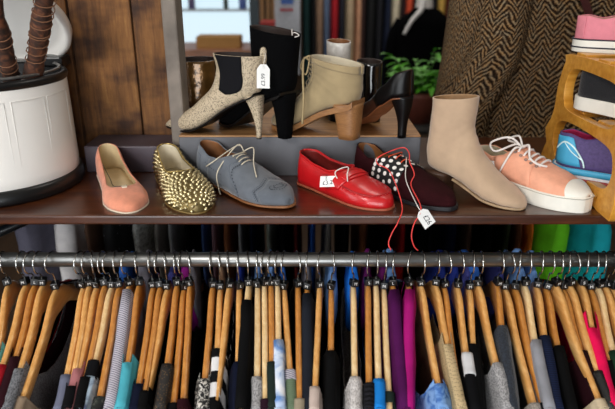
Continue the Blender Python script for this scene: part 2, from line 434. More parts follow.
# low rail, planks and post at the left
pr = aty(70, 150, .255)
bm = bmesh.new(); box(bm, -.519, x0-.004, .27, .38, ZS, 1.208); o = obj('wooden_batten', bm, plain('plum_grey_paint', '#4a4048', .45, 0, .1, 10, .1), smooth=False); mod_bev(o, .003)
tag(o, 'plum-grey painted batten lying along the foot of the plank wall', 'batten')
def plank_mat(name, seed):
    if name in MATS: return MATS[name]
    t = NT(name)
    tc = t.n('ShaderNodeTexCoord'); mp = t.n('ShaderNodeMapping'); mp.inputs['Scale'].default_value = (22, 22, 2.2); mp.inputs['Location'].default_value = (seed*3.1, seed, seed*1.7)
    t.l(tc.outputs['Object'], mp.inputs[0]); f = t.noise(mp.outputs[0], 2.2, 8, .7)
    mp2 = t.n('ShaderNodeMapping'); mp2.inputs['Scale'].default_value = (2, 2, 3.5); mp2.inputs['Location'].default_value = (seed, 0, seed*2.3); t.l(tc.outputs['Object'], mp2.inputs[0])
    g = t.noise(mp2.outputs[0], 3.4, 3)
    a = t.ramp(f, [(.25, lin('#30190a')), (.45, lin('#6a421c')), (.6, lin('#87592a')), (.8, lin('#b0824c'))])
    b = t.ramp(g, [(.34, (.28, .22, .18, 1)), (.52, (1, 1, 1, 1))])
    mm = t.n('ShaderNodeMix', _data_type='RGBA', _blend_type='MULTIPLY'); mm.inputs[0].default_value = 1
    t.l(a, mm.inputs[6]); t.l(b, mm.inputs[7]); t.l(mm.outputs[2], t.b.inputs['Base Color']); t.b.inputs['Roughness'].default_value = .75
    sw = t.n('ShaderNodeMapping'); sw.inputs['Scale'].default_value = (3, 3, 160); t.l(tc.outputs['Object'], sw.inputs[0]); sn = t.noise(sw.outputs[0], 1.5, 3)
    t.bump(t.math('ADD', f, t.math('MULTIPLY', sn, .7)), .7, .002); MATS[name] = t.m; return t.m
edges = [(-20, -20), (18, 30), (66, 82), (130, 142), (167, 176)]
YP = .385
plk = thing('plank_partition', 'weathered brown vertical plank partition behind the white bin', 'partition', (0, YP, ZS))
for i in range(4):
    xs = [aty(edges[i+k][0], 0, YP).x for k in (0, 1)]
    bm = bmesh.new(); box(bm, xs[0]+.0022, xs[1]-.0022, -.003*(i % 2), .02, 0, .72)
    mod_bev(obj('plank', bm, plank_mat('weathered_plank_%s' % 'abcd'[i], i+1), plk, smooth=False), .0025)
xa = aty(165, 60, .27).x; xb = aty(184, 125, .272).x+.001
bm = bmesh.new(); box(bm, xa, xb, .272, .345, 1.2085, 1.9); o = obj('wooden_post', bm, plain('grey_beige_post', '#7f746a', .7, 0, .2, 14, .3, 60, .002), smooth=False); mod_bev(o, .004)
tag(o, 'grey-beige painted square post at the right end of the plank partition', 'post')

# ================================================================== PEDAL BIN
BX, BY, BR = -.690, .20, .172
bn = thing('pedal_bin', 'white round pedal bin with black rim and base and its lid open', 'bin', (BX, BY, ZS))
M_enamel = plain('white_enamel', '#f0ece6', .32, 0, .03, 6, .04, 60, coat=.2)
bm = bmesh.new(); lathe(bm, [(BR-.004, .022), (BR, .026), (BR+.001, .05), (BR-.001, .225), (BR-.003, .232), (BR-.010, .232), (BR-.010, .03), (0.0005, .03)], 72)
obj('bin_body', bm, M_enamel, bn)
bm = bmesh.new(); lathe(bm, [(.001, 0), (BR+.007, 0), (BR+.010, .006), (BR+.008, .026), (BR+.001, .031), (BR-.004, .03)], 72); obj('base_ring', bm, M_blackp, bn)
bm = bmesh.new(); lathe(bm, [(BR-.013, .215), (BR+.001, .229), (BR+.003, .236), (BR-.001, .243), (BR-.011, .243), (BR-.014, .236), (BR-.013, .215)], 72); obj('rim', bm, M_blackp, bn)
bm = bmesh.new(); lathe(bm, [(BR-.018, .247), (BR-.012, .245), (BR-.010, .249), (BR-.014, .251), (BR-.018, .247)], 72); obj('inner_rim', bm, plain('worn_metal_rim', '#8d8a86', .35, .6, .4, 30), bn)
bm = bmesh.new(); lathe(bm, [(BR-.016, .24), (BR-.03, .02), (.001, .018)], 48); obj('inner_bucket', bm, plain('dark_bucket', '#111114', .5), bn)
bm = bmesh.new()
for a0, a1 in ((-78, -50), (-48, -22), (-22, 6)):
    aa, ab = math.radians(a0+1.2), math.radians(a1-1.2); pts = []
    for k in range(9): a = aa+(ab-aa)*k/8; pts.append((BR*math.cos(a), BR*math.sin(a), .055))
    for k in range(9): a = ab+(aa-ab)*k/8; pts.append((BR*math.cos(a), BR*math.sin(a), .205))
    tube(bm, pts, .0007, 6, closed=True)
obj('panel_beading', bm, M_enamel, bn)
al = math.radians(38)
R = Matrix.Rotation(-al, 4, 'X')
hin = Vector((0, BR+.006, .247))
def lidpt(x, y, z):  # lid local: centre, y back, z up when closed
    v = Vector((x, y-(BR-.004), z)); v = Matrix.Rotation(-al, 3, 'X') @ v; return v+hin
LR = BR+.010
def lid_lathe(prof, n=64):
    bm = bmesh.new(); rows = [[lidpt(r*math.cos(2*PI*k/n), r*math.sin(2*PI*k/n), z) for k in range(n)] for r, z in prof]; grid(bm, rows, cv=True); return bm
obj('lid', lid_lathe([(.001, .034), (LR*.6, .030), (LR*.92, .018), (LR, .004), (LR, -.012), (LR-.004, -.016), (LR-.012, -.014), (LR-.016, -.002), (LR-.03, .006), (LR*.5, .016), (.001, .02)]), [M_enamel], bn)
bm = bmesh.new(); box(bm, .07, .135, .105, BR-.012, .238, .262); mod_bev(obj('hinge', bm, M_blackp, bn, smooth=False), .005)
bm = bmesh.new(); box(bm, -.05, .06, -BR-.045, -BR+.02, .006, .016); mod_bev(obj('pedal', bm, M_blackp, bn, smooth=False), .003)

M_bark = blotch('dark_bark', [(.3, '#1c0f08'), (.5, '#3b2114'), (.62, '#5b3420'), (.75, '#77482c')], 40, .75)
M_cord = plain('wrapped_cord', '#7a5238', .8)
def stick(name, label, a, b, r, wraps):
    t = thing(name, label, 'stick', a); A = Vector(a); B = Vector(b)-A; bm = bmesh.new()
    tube(bm, [B*(i/9)+Vector((.0015*math.sin(i*1.7), .0015*math.cos(i*2.1), 0)) for i in range(10)], r, 18, smooth=3, rfun=lambda q: r*(1+.09*math.sin(q*31)+.06*math.sin(q*57)-.1*q))
    obj('shaft', bm, M_bark, t)
    bm = bmesh.new(); d = B.normalized(); u = d.cross(Vector((0, 1, 0))).normalized(); v = d.cross(u)
    for q0, n in wraps:
        pts = [B*(q0+.10*i/40/1.0*n/3)+(u*math.cos(i/40*2*PI*n)+v*math.sin(i/40*2*PI*n))*(r*1.03) for i in range(41)]
        tube(bm, pts, .0011, 5)
    obj('cord_wrap', bm, M_cord, t)
p = aty(45, 0, .085); q = aty(34, 68, .155); b = p+(q-p)*(p.z-(ZS+.036))/(p.z-q.z)
stick('bark_stick', 'thicker bark-covered stick with cord wraps standing in the white bin', b, p+(p-q)*.8, .0185, [(.52, 4), (.63, 3), (.72, 2)])
p = aty(-4, 10, .07); q = aty(10, 72, .15); b = p+(q-p)*(p.z-(ZS+.036))/(p.z-q.z)
stick('bark_stick', 'bark-covered stick leaning left at the left edge of the white bin', b, p+(p-q)*.8, .0165, [(.5, 2), (.62, 2)])

# ================================================================== SHOES
M_liningc = plain('cream_lining', '#d9cdb4', .7, 0, .06, 40)
M_lintan = plain('tan_lining', '#8a5a35', .6, 0, .15, 40)
M_lindark = plain('dark_lining', '#2c1d17', .7, 0, .15, 40)
M_solebrown = plain('brown_sole', '#6d4327', .5, 0, .15, 60)
M_rubber = plain('white_rubber', '#e9e4d8', .5, 0, .04, 40)

# --- coral ballet flat
T = shoe_at('ballet_flat', 'coral pink ballet flat with a loose bow strap, beside the white bin', 'shoe', (109.5, 175), (132.5, 214.5), ZS, .262)
S = Low(.266, [(0, .028, 0, .012, .064, .86), (.1, .030, 0, .012, .060, .84), (.25, .031, .0, .010, .044, .82), (.45, .034, .001, .006, .032, .80), (.6, .040, .002, .003, .028, .80), (.68, .043, .002, .003, .028, .90), (.72, .044, .002, .003, .029, 1), (.85, .042, .002, .003, .027, 1), (1, .032, .0, .003, .021, 1)], .1, .24, .42)
S.upper([plain('coral_suede', '#d88a6c', .85, 0, .1, 50, .2, sheen=.2), plain('beige_lining', '#cdb68c', .7, 0, .08, 30)], T, .0022)
S.sole(plain('pale_sole', '#d9c9b2', .6), T, .003, .0012)
S.insole(plain('beige_insole', '#dcc6a0', .6, 0, .1, 20), T)
bm = bmesh.new(); tube(bm, [S.P(.28, -.02)+Vector((0, .003, -.004)), S.P(.42, -.05)+Vector((0, .012, -.012)), S.P(.56, -.1)+Vector((0, .018, -.010)), S.P(.72, .05)+Vector((0, 0, .002))], .0008, 6, smooth=5)
obj('thread', bm, plain('grey_thread', '#55504a', .7), T)
bm = bmesh.new(); p = S.P(.735, 0); box(bm, p.x-.006, p.x+.005, p.y-.005, p.y+.005, p.z-.001, p.z+.002); mod_bev(obj('bow', bm, plain('cream_ribbon', '#dccfba', .6), T, smooth=False), .001)

# --- gold studded loafer
T = shoe_at('studded_loafer', 'gold loafer covered all over in metallic cone studs', 'shoe', (167, 175), (200, 214), ZS, .265)
S = Low(.268, [(0, .029, 0, .008, .066, .86), (.1, .032, 0, .008, .062, .84), (.25, .034, .0, .006, .048, .82), (.4, .038, .001, .004, .044, .80), (.5, .043, .002, .003, .046, .86), (.54, .045, .002, .003, .048, 1), (.7, .048, .002, .003, .042, 1), (.85, .044, .002, .003, .034, 1), (1, .034, .0, .003, .026, 1)], .1, .26, .42)
M_gold = plain('gold_leather', '#7a683f', .4, .5, .2, 60)
S.upper([M_gold, M_liningc], T, .0022)
S.sole(plain('gold_sole', '#7d6536', .5), T, .003, .0015); S.insole(M_liningc, T)
bm = bmesh.new(); pts = [S.P(u, .0001*(1))+Vector((0, 0, .001)) for u in S.us(24, .0, .55)]; pts2 = [S.P(u, -.0001)+Vector((0, 0, .001)) for u in S.us(24, .0, .55)]
tube(bm, pts[::-1]+pts2, .0014, 6); obj('collar_piping', bm, plain('gold_piping', '#c8ad6a', .35, .6), T)
bm = bmesh.new(); n = 0
def cone(bm, p, nrm, r, h):
    a = nrm.cross(Vector((.3, .2, .9))).normalized(); b = nrm.cross(a)
    ring = [bm.verts.new(p+(a*math.cos(2*PI*k/8)+b*math.sin(2*PI*k/8))*r) for k in range(8)]
    mid = [bm.verts.new(p+nrm*h*.45+(a*math.cos(2*PI*k/8)+b*math.sin(2*PI*k/8))*r*.75) for k in range(8)]
    top = bm.verts.new(p+nrm*h)
    for k in range(8):
        bm.faces.new((ring[k], ring[(k+1) % 8], mid[(k+1) % 8], mid[k])); bm.faces.new((mid[k], mid[(k+1) % 8], top))
for i in range(29):
    u = .03+.955*i/28
    w_, yc, zb, h, r = S.row(u)
    if u > .56:
        per = w_*2.6+.01; m_ = max(3, int(per/.0088)); vs = [-.93+1.86*(k+.5*(i % 2))/m_ for k in range(m_+(0 if i % 2 else 1))]
    else:
        m_ = 5; vs = [sg*(.10+.83*(k+.5*(i % 2))/m_) for k in range(m_) for sg in (1, -1)]
    for v in vs:
        if abs(v) > .95: continue
        cone(bm, S.P(u, v), S.N(u, v), .0041, .0052); n += 1
print('studs', n)
obj('studs', bm, plain('stud_metal', '#cfc096', .28, 1, .1, 60, 0), T, merge=False)

# --- grey suede brogue
def stitches(S, m, par, name, path, off=.0012, r=.0006):
    bm = bmesh.new(); tube(bm, [S.P(u, v)+S.N(u, v)*off for u, v in path], r, 5, smooth=3); return obj(name, bm, m, par)
T = shoe_at('brogue_shoe', 'blue-grey suede brogue with cream laces in front of the riser', 'shoe', (205, 177), (290, 208.5), ZS, .285)
tabB = [(0, .031, 0, .016, .072, .85), (.08, .034, 0, .016, .068, .83), (.2, .036, .0, .014, .054, .80), (.32, .037, .0, .011, .058, .80), (.40, .039, .001, .010, .068, .88), (.44, .040, .001, .009, .070, 1), (.55, .045, .002, .008, .056, 1), (.7, .050, .002, .008, .040, 1), (.85, .046, .002, .008, .032, 1), (1, .030, .0, .009, .024, 1)]
S = Low(.285, tabB, .1, .26, .45)
M_gs = plain('blue_grey_suede', '#636870', .92, 0, .1, 45, .35, 700, sheen=.25)
M_gs2 = plain('blue_grey_suede_overlay', '#5d626a', .92, 0, .1, 45, .35, 700, sheen=.25)
S.upper([M_gs, M_lintan], T, .0025)
S.sole(plain('welt_brown', '#8a5a36', .5), T, .0045, .004, 'sole')
S.sole(plain('heel_brown', '#5f3c24', .5), T, .004, .003, 'heel', up=-.0045, u0=0, u1=.26, flatz=0)
S.insole(M_lintan, T)
for vv in ((.12, .99), (-.99, -.12)):
    S.patch(.22, .46, vv[0], vv[1], .0004, M_gs2, T, 'facing', shape=lambda f, v: .16*abs(v)**2*f+.03*math.sin(abs(v)*9)*f)
S.patch(.82, .9985, -.97, .97, .0004, M_gs2, T, 'toe_cap', 14, 24, shape=lambda f, v: (1-f)*(-.05*(1-abs(v))+.03*abs(math.sin(v*5))))
S.patch(.003, .12, .3, .99, .0004, M_gs2, T, 'heel_counter'); S.patch(.003, .12, -.99, -.3, .0004, M_gs2, T, 'heel_counter')
M_perf = plain('dark_perforation', '#2d323c', .9)
def dot(bm, S, u, v, r=.0011):
    r *= 1.35
    p, nr = S.P(u, v), S.N(u, v); a = nr.cross(Vector((.3, .2, .9))).normalized(); b = nr.cross(a)
    bm.faces.new([bm.verts.new(p+nr*.0017+(a*math.cos(2*PI*k/7)+b*math.sin(2*PI*k/7))*r) for k in range(7)])
def perf(): obj('brogue_perforations', bm, M_perf, T, smooth=False, merge=False)
bm = bmesh.new()
for i in range(30):
    v = -.9+1.8*i/29; dot(bm, S, .50+.12*abs(v)**2+.02*math.sin(abs(v)*9), v, .0013)
perf(); bm = bmesh.new()
for i in range(30):
    v = -.9+1.8*i/29; dot(bm, S, .80-.05*(1-abs(v))+.03*abs(math.sin(v*5)), v); dot(bm, S, .785-.05*(1-abs(v))+.03*abs(math.sin(v*5)), v, .0007)
perf(); bm = bmesh.new()
for i in range(22):
    a = 2*PI*i/22; dot(bm, S, .87+.03*math.cos(a)*(1+.3*math.cos(3*a)), .28*math.sin(a), .001)
    dot(bm, S, .87+.016*math.cos(a), .14*math.sin(a), .0008)
perf(); bm = bmesh.new()
for i in range(16):
    for sg in (1, -1): dot(bm, S, .19+.016*math.sin(i*.8)+.014*i, sg*(.38+.02*i), .0009)
perf()
S.patch(.37, .52, -.13, .13, -.0008, M_gs, T, 'tongue')
def laces(S, T, m, us, v=.14, r=.0013, off=.003, bow=None):
    for i, u in enumerate(us):
        bm = bmesh.new(); tube(bm, [S.P(u, v)+S.N(u, v)*.001, S.P(u+.004, v*.5)+S.N(u, v*.5)*off, S.P(u+.008, 0)+S.N(u, .001)*off*1.3, S.P(u+.012, -v*.5)+S.N(u, -v*.5)*off, S.P(u+.016, -v)+S.N(u, -v)*.001], r, 6, smooth=4)
        obj('lace', bm, m, T)
M_lace = plain('cream_lace', '#cfc4ae', .8, 0, .1, 200)
laces(S, T, M_lace, [.425, .455, .485, .515], .16)
top = S.P(.42, 0)
bm = bmesh.new()
tube(bm, [top+Vector((0, 0, .003)), top+Vector((-.006, -.012, .018)), S.P(.40, -.55)+S.N(.40, -.55)*.010, S.P(.38, -.95)+Vector((.006, -.010, .0)), S.P(.41, -1)+Vector((.01, -.015, -.006))], .0013, 6, smooth=5)
tube(bm, [top+Vector((0, 0, .003)), top+Vector((-.02, .0, .012)), S.P(.30, -.22)+S.N(.3, -.22)*.006, S.P(.22, -.5)+S.N(.22, -.5)*.004], .0013, 6, smooth=5)
tube(bm, [top+Vector((0, 0, .003)), top+Vector((.025, .006, .014)), S.P(.58, .05)+Vector((0, 0, .006)), S.P(.70, -.15)+S.N(.7, -.15)*.003], .0013, 6, smooth=5)
obj('lace_bow', bm, M_lace, T)

# --- price tags
def tag_rot(yd, nrm):
    y = Vector(yd).normalized(); n = Vector(nrm); n = (n-y*n.dot(y)).normalized(); x = y.cross(n)
    return Matrix((x, y, n)).transposed().to_euler()
def price_tag(label, loc, rot, txt, size=(.017, .034), group=None, string=None, small=None):
    t = thing('price_tag', label, 'tag', loc, 0, group); t.rotation_euler = rot
    w, h = size[0]/2, size[1]/2; bm = bmesh.new()
    out = [(-w, -h), (w, -h), (w, h*.6), (w*.45, h), (-w*.45, h), (-w, h*.6)]
    a = [bm.verts.new((x, y, 0)) for x, y in out]; b = [bm.verts.new((x, y, .0006)) for x, y in out]
    bm.faces.new(a[::-1]); bm.faces.new(b)
    for i in range(6): bm.faces.new((a[i], a[(i+1) % 6], b[(i+1) % 6], b[i]))
    obj('card', bm, M_card, t, smooth=False)
    bm = bmesh.new(); tube(bm, [(.0022*math.cos(k*PI/6), h*.72+.0022*math.sin(k*PI/6), .0007) for k in range(12)], .0005, 5, closed=True); obj('eyelet', bm, M_white, t)
    for s, sz, x, y, rz in txt: text_mesh(s, sz, M_ink, t, (x, y, .0008), (0, 0, rz))
    if string:
        bm = bmesh.new(); inv = t.matrix_basis.inverted(); tube(bm, [inv @ Vector(p) for p in string], small or .0006, 6, smooth=5); obj('string', bm, plain('tag_string', '#e8e2dc', .7), t)
    return t

# --- red moccasin
T = shoe_at('moccasin', 'bright red leather moccasin with a saddle strap and a white tag', 'shoe', (303, 180), (385, 208), ZS, .25); T_red = T
tabR = [(0, .030, 0, .006, .064, .84), (.08, .033, 0, .006, .062, .82), (.25, .035, .0, .006, .050, .80), (.42, .039, .001, .005, .047, .80), (.50, .042, .001, .005, .052, .86), (.545, .043, .001, .005, .053, 1), (.7, .047, .002, .005, .041, 1), (.85, .045, .002, .005, .033, 1), (1, .034, .0, .005, .026, 1)]
S = Low(.254, tabR, .1, .27, .42)
M_red = plain('red_leather', '#c4151b', .36, 0, .08, 30, .12, 300, .0006, coat=.3)
S.upper([M_red, plain('red_brown_lining', '#7b1d18', .6)], T, .0025)
S.sole(plain('red_trim_sole', '#a5543a', .6), T, .005, .002); S.insole(plain('dark_red_insole', '#8e3b26', .6), T)
M_seam = plain('red_seam', '#a81218', .4)
bm = bmesh.new(); path = [(.60, -.62), (.70, -.60), (.80, -.58), (.88, -.50), (.925, -.3), (.94, 0), (.925, .3), (.88, .5), (.8, .58), (.7, .6), (.60, .62)]
tube(bm, [S.P(u, v)+S.N(u, v)*.0008 for u, v in path], .0017, 7, smooth=4); obj('apron_seam', bm, M_seam, T)
bm = bmesh.new()
for k in range(26):
    u, v = catm(path, 10*k/25)[:2]; a, b = S.P(u, v), S.P(u+.012*(1 if abs(v) < .55 else .2), v*1.13); nr = S.N(u, v)
    tube(bm, [a+nr*.0018, (a+b)/2+nr*.0022, b+nr*.0006], .0009, 5)
obj('apron_stitches', bm, M_red, T)
S.patch(.55, .665, -.80, .80, .0018, M_red, T, 'saddle_strap', 8, 22, .0018, shape=lambda f, v: -.10*abs(v)**1.5)
S.patch(.585, .635, -.42, .42, .0042, M_red, T, 'penny_keeper', 6, 16, .0012)
bm = bmesh.new(); pts = [S.P(u, .0001)+Vector((0, 0, .0008)) for u in S.us(26, .0, .54)]; pts2 = [S.P(u, -.0001)+Vector((0, 0, .0008)) for u in S.us(26, .0, .54)]
tube(bm, pts[::-1]+pts2, .0019, 7); obj('collar_piping', bm, M_red, T)
S.sole(plain('dark_tread', '#6b2a1c', .8), T, .0035, .0005, 'tread', up=-.002, flatz=0)

# --- burgundy oxford with polka dot tongue
T = shoe_at('oxford_shoe', 'dark burgundy suede lace-up shoe with a white-dotted black facing', 'shoe', (359, 176), (444, 207), ZS, .27); T_ox = T
tabO = [(0, .031, 0, .012, .068, .85), (.08, .034, 0, .012, .065, .83), (.2, .036, .0, .012, .050, .80), (.30, .037, .0, .010, .056, .80), (.36, .039, .001, .009, .064, .88), (.40, .040, .001, .009, .066, 1), (.55, .045, .002, .008, .053, 1), (.7, .048, .002, .008, .040, 1), (.85, .045, .002, .008, .031, 1), (1, .031, .0, .009, .023, 1)]
S = Low(.275, tabO, .1, .26, .45)
M_burg = plain('burgundy_suede', '#2b0b0f', .9, 0, .15, 45, .3, 700, spec=.1)
S.upper([M_burg, plain('tan_leather_lining', '#8e5b33', .5, 0, .15, 30)], T, .0025)
S.sole(plain('black_rubber_sole', '#15151a', .6), T, .009, .003, flatz=0); S.insole(M_lintan, T)
def polka(name):
    t = NT(name); tc = t.n('ShaderNodeTexCoord'); vo = t.n('ShaderNodeTexVoronoi', Scale=92.0, Randomness=.18); t.l(tc.outputs['Object'], vo.inputs['Vector'])
    k = t.math('LESS_THAN', vo.outputs['Distance'], .40); t.l(t.mix(k, lin('#0c0b0d'), lin('#e9e5e0')), t.b.inputs['Base Color']); t.b.inputs['Roughness'].default_value = .7
    return t.m
# flat-dotted cloth: discs set on the facing
M_bc = plain('black_cloth', '#0d0c0f', .8); M_dot = plain('white_dot', '#e6e1dc', .7)
for sg in (1, -1):
    a, b = (.03, .93) if sg > 0 else (-.93, -.03)
    S.patch(.30, .56, a, b, .0012, M_bc, T, 'dotted_facing', 16, 12, shape=lambda f, v: .07*abs(v)*(f-.3))
    bm = bmesh.new()
    for i in range(5):
        for j in range(5):
            u = .32+.055*i; v = sg*(.10+.19*j+(.09 if i % 2 else 0))
            if abs(v) > .9 : continue
            uu = u+.07*abs(v)*((u-.3)/.26-.3)
            p, nr = S.P(uu, v), S.N(uu, v); A = nr.cross(Vector((.3, .2, .9))).normalized(); B = nr.cross(A); r = .0047
            bm.faces.new([bm.verts.new(p+nr*.0027+(A*math.cos(2*PI*k/12)+B*math.sin(2*PI*k/12))*r) for k in range(12)])
    obj('dots', bm, M_dot, T, smooth=False)
M_ol = plain('orange_lace', '#e0522c', .7)
laces(S, T, M_ol, [.38, .43, .48], .14, .0011, .004)
top = S.P(.40, 0)

# red cord hanging over the shelf edge + tag
M_cordr = plain('red_cord', '#e8413c', .6)
a0 = T.matrix_basis @ (S.P(.36, -.2)+Vector((0, 0, .006)))
def wtop(u, v, up=.004): return T.matrix_basis @ (S.P(u, v)+S.N(u, v)*up)
cordp = [aty(391, 250, -.022), aty(388.5, 243, -.018), aty(392.5, 232, -.014), aty(398, 222, -.010), atz(402, 205, ZS+.012), wtop(.50, -.55, .007), wtop(.36, -.35, .008), wtop(.36, -.1, .012), wtop(.40, .15, .016), wtop(.47, .1, .018), wtop(.56, -.05, .012), wtop(.66, -.2, .007), wtop(.72, -.55, .007), aty(421, 208, -.012), aty(414, 224, -.014), aty(411.5, 236, -.018), aty(414, 246, -.019), aty(418, 250.5, -.0175)]
bm = bmesh.new(); tube(bm, cordp, .0011, 8, smooth=6); o = obj('hanging_loop', bm, M_cordr)
tag(o, 'thin red cord looped over the burgundy shoe and hanging past the shelf edge', 'cord')
tp = aty(425.5, 218, -.016)
price_tag('white price tag on white string hanging from the burgundy shoe over the shelf edge', tp, tag_rot((-.55, -.05, .83), (.05, -1, .35)), [('£26', .014, .001, -.005, math.radians(-90))], (.025, .038), string=[wtop(.47, .1, .006), wtop(.56, -.15, .008), wtop(.66, -.5, .008), aty(416.5, 204, -.004), tp+Vector((-.010, -.001, .0145))], small=.0009)

# tag on red shoe
mr = T_red.matrix_basis; SR = Low(.254, tabR, .1, .27, .42)
def rtop(u, v, up): return mr @ (SR.P(u, v)+SR.N(u, v)*up)
tp = aty(330, 181.5, rtop(.47, -.42, .020).y)
price_tag('white price tag lying on the side of the red moccasin', tp, tag_rot((1, -.25, .12), (-.1, -.75, .65)), [('£3.2', .0125, .003, -.005, math.radians(95)), ('32602', .0055, -.009, -.008, math.radians(0))], (.024, .042), string=[tp+Vector((.018, -.004, .002)), rtop(.52, -.2, .012), rtop(.57, -.12, .012), rtop(.62, -.3, .010), rtop(.66, -.42, .006)], small=.0011)

# --- beige chelsea boot
M_bsuede = plain('beige_suede', '#bb9e82', .92, 0, .07, 22, .3, 700, .0006, sheen=.25)
T = shoe_at('chelsea_boot', 'plain beige suede ankle boot with a low block heel on the shelf', 'boot', (428, 184), (513, 207), ZS, .23)
secs = [(.228, .011, .227, .007, .003), (.222, .020, .222, .005, .015), (.208, .030, .209, .005, .028), (.184, .043, .184, .006, .039), (.156, .060, .148, .010, .041), (.130, .084, .115, .022, .038), (.113, .106, .074, .036, .035), (.104, .125, .034, .041, .034), (.098, .140, .007, .048, .035), (.096, .155, -.003, .080, .036), (.097, .172, .000, .130, .038), (.098, .195, .003, .178, .040), (.098, .206, .002, .196, .041)]
B = Boot(secs); B.upper([M_bsuede, plain('tan_boot_lining', '#b08a62', .7)], T, .003, wr=.0006)
B.sole(plain('beige_sole', '#a88c6c', .6), T, (.02, .50), .004, .0, w=.80)
heel_block([(-.004, .058, .031, .041), (-.002, .056, .030, .02), (0, .054, .030, 0)], plain('dark_stacked_heel', '#4a3020', .5), T)
B.patch(.80, .995, -.06, .06, .0006, M_bsuede, T, 'back_seam', 8, 3, .0006)

# --- peach canvas sneaker
T = shoe_at('canvas_sneaker', 'peach canvas sneaker with white laces and a thick white rubber sole', 'shoe', (477, 178), (565, 205), ZS, .27)
tabC = [(0, .033, 0, .026, .052, .84), (.08, .036, 0, .026, .052, .82), (.2, .038, .0, .026, .044, .80), (.30, .039, .0, .026, .052, .80), (.36, .041, .001, .026, .064, .88), (.40, .042, .001, .026, .068, 1), (.55, .047, .002, .026, .052, 1), (.7, .051, .002, .026, .040, 1), (.85, .049, .002, .026, .028, 1), (1, .038, .0, .026, .018, 1)]
S = Low(.262, tabC, .12, .28, .42); SC = S; TC = T
M_peach = plain('peach_canvas', '#e8a486', .85, 0, .06, 60, .3, 900)
S.upper([M_peach, M_liningc], T, .0025); S.insole(M_liningc, T, .004)
S.sole(M_rubber, T, .026, .004, 'rubber_sole', up=.006, flatz=0)
bm = bmesh.new(); A_, B_ = S.outline(50, .0048)
tube(bm, [(a[0], a[1], .029) for a in A_]+[(b[0], b[1], .029) for b in B_[::-1]][1:-1], .0009, 5, closed=True); obj('sole_pinstripe', bm, plain('pale_pinstripe', '#b8b2a6', .6), T)
S.patch(.845, .999, -.97, .97, .0016, M_rubber, T, 'toe_cap', 14, 24, .0015, shape=lambda f, v: (1-f)*.05*abs(v))
for vv in ((.10, .95), (-.95, -.10)): S.patch(.24, .56, vv[0], vv[1], .0008, M_peach, T, 'eyestay', 10, 10, shape=lambda f, v: .06*abs(v)*f)
M_wl = plain('white_lace', '#e4dcd6', .8, 0, .06, 200)
laces(S, T, M_wl, [.40, .45, .50, .55, .60], .24, .0024, .0045)
for i in range(5):
    for sg in (1, -1):
        bm = bmesh.new(); u, v = .40+.05*i, sg*.30; p = S.P(u, v)+S.N(u, v)*.0022; nr = S.N(u, v); A = nr.cross(Vector((.3, .2, .9))).normalized(); Bv = nr.cross(A)
        tube(bm, [p+(A*math.cos(k*PI/5)+Bv*math.sin(k*PI/5))*.0026 for k in range(10)], .0009, 5, closed=True); obj('eyelet', bm, M_steel, T)
top = S.P(.40, 0)
bm = bmesh.new()
tube(bm, [top, top+Vector((-.02, -.02, .022)), top+Vector((-.055, -.034, .006)), top+Vector((-.045, -.03, -.012)), top+Vector((-.01, -.012, .008)), top], .0023, 6, smooth=5)
tube(bm, [top, top+Vector((-.02, .012, .02)), top+Vector((-.05, .02, .004)), top+Vector((-.03, .022, 0)), top], .0023, 6, smooth=5)
tube(bm, [top, top+Vector((0, -.03, .004)), S.P(.36, -.55)+S.N(.36, -.55)*.005, S.P(.33, -.8)+S.N(.33, -.8)*.004], .0023, 6, smooth=5)
tube(bm, [top, top+Vector((.02, -.01, .012)), S.P(.52, -.25)+S.N(.52, -.25)*.010, S.P(.60, -.3)+S.N(.6, -.3)*.009, S.P(.66, -.15)+S.N(.66, -.15)*.006], .0023, 6, smooth=5)
obj('lace_bow', bm, M_wl, T)
def ctop(u, v, up): return TC.matrix_basis @ (SC.P(u, v)+SC.N(u, v)*up)
tp = ctop(.25, -.55, .004)
price_tag('small round-cornered tag tied low on the peach sneaker laces', tp, (math.radians(62), 0, math.radians(-20)), [('02', .008, 0, -.002, math.radians(60))], (.014, .020))

# ------------------------------------------------------------------ heels on the riser
# leopard stiletto ankle boot
M_leo = dots('speckled_ponyhair', '#bfad92', '#1d140d', 370, .35, .7, 1.0, (1, 1, 1))
T = shoe_at('stiletto_ankle_boot', 'pale speckled stiletto ankle boot with a black elastic panel and white tag', 'boot', (262, 139), (172, 128), ZR, .255)
TL = T
secsL = [(.258, .010, .258, .005, .003), (.238, .026, .240, .004, .014), (.208, .040, .210, .004, .027), (.175, .058, .170, .008, .036), (.146, .082, .128, .028, .036), (.122, .104, .080, .062, .032), (.112, .124, .036, .085, .029), (.108, .140, .008, .098, .029), (.106, .152, -.003, .120, .030), (.108, .165, -.006, .145, .032), (.111, .175, -.009, .168, .034), (.112, .181, -.010, .180, .035)]
B = Boot(secsL); B.upper([M_leo, M_lindark], T, .0025)
B.sole(M_blk, T, (.02, .66), .003, .001)
heel_block([(-.004, .040, .022, .096), (-.003, .024, .015, .07), (.000, .013, .0075, .03), (.002, .012, .006, .003)], M_leo, T)
heel_block([(.002, .012, .006, .0032), (.002, .012, .006, 0)], M_blackp, T, 'heel_tip')
for sg in (1, -1):
    B.patch(.53, .998, 0, 1, .0008, M_elastic, T, 'elastic_panel', 16, 8, .0008, shape=lambda f: (sg*(1.17+.02*f+.35*(1-f)**7), sg*(2.12+.22*f-.3*(1-f)**7)))
bm = bmesh.new(); p = B.P(1, .0)
tube(bm, [p+Vector((.001, 0, -.03)), p+Vector((-.002, 0, -.005)), p+Vector((-.002, 0, .012)), p+Vector((.004, 0, .012)), p+Vector((.005, 0, -.005))], .0045, 8, smooth=4); obj('pull_tab', bm, M_leo, T)
q = T.matrix_basis @ (B.P(.93, .45)+B.N(.93, .45)*.006)
tp = Vector((q.x, q.y, q.z))
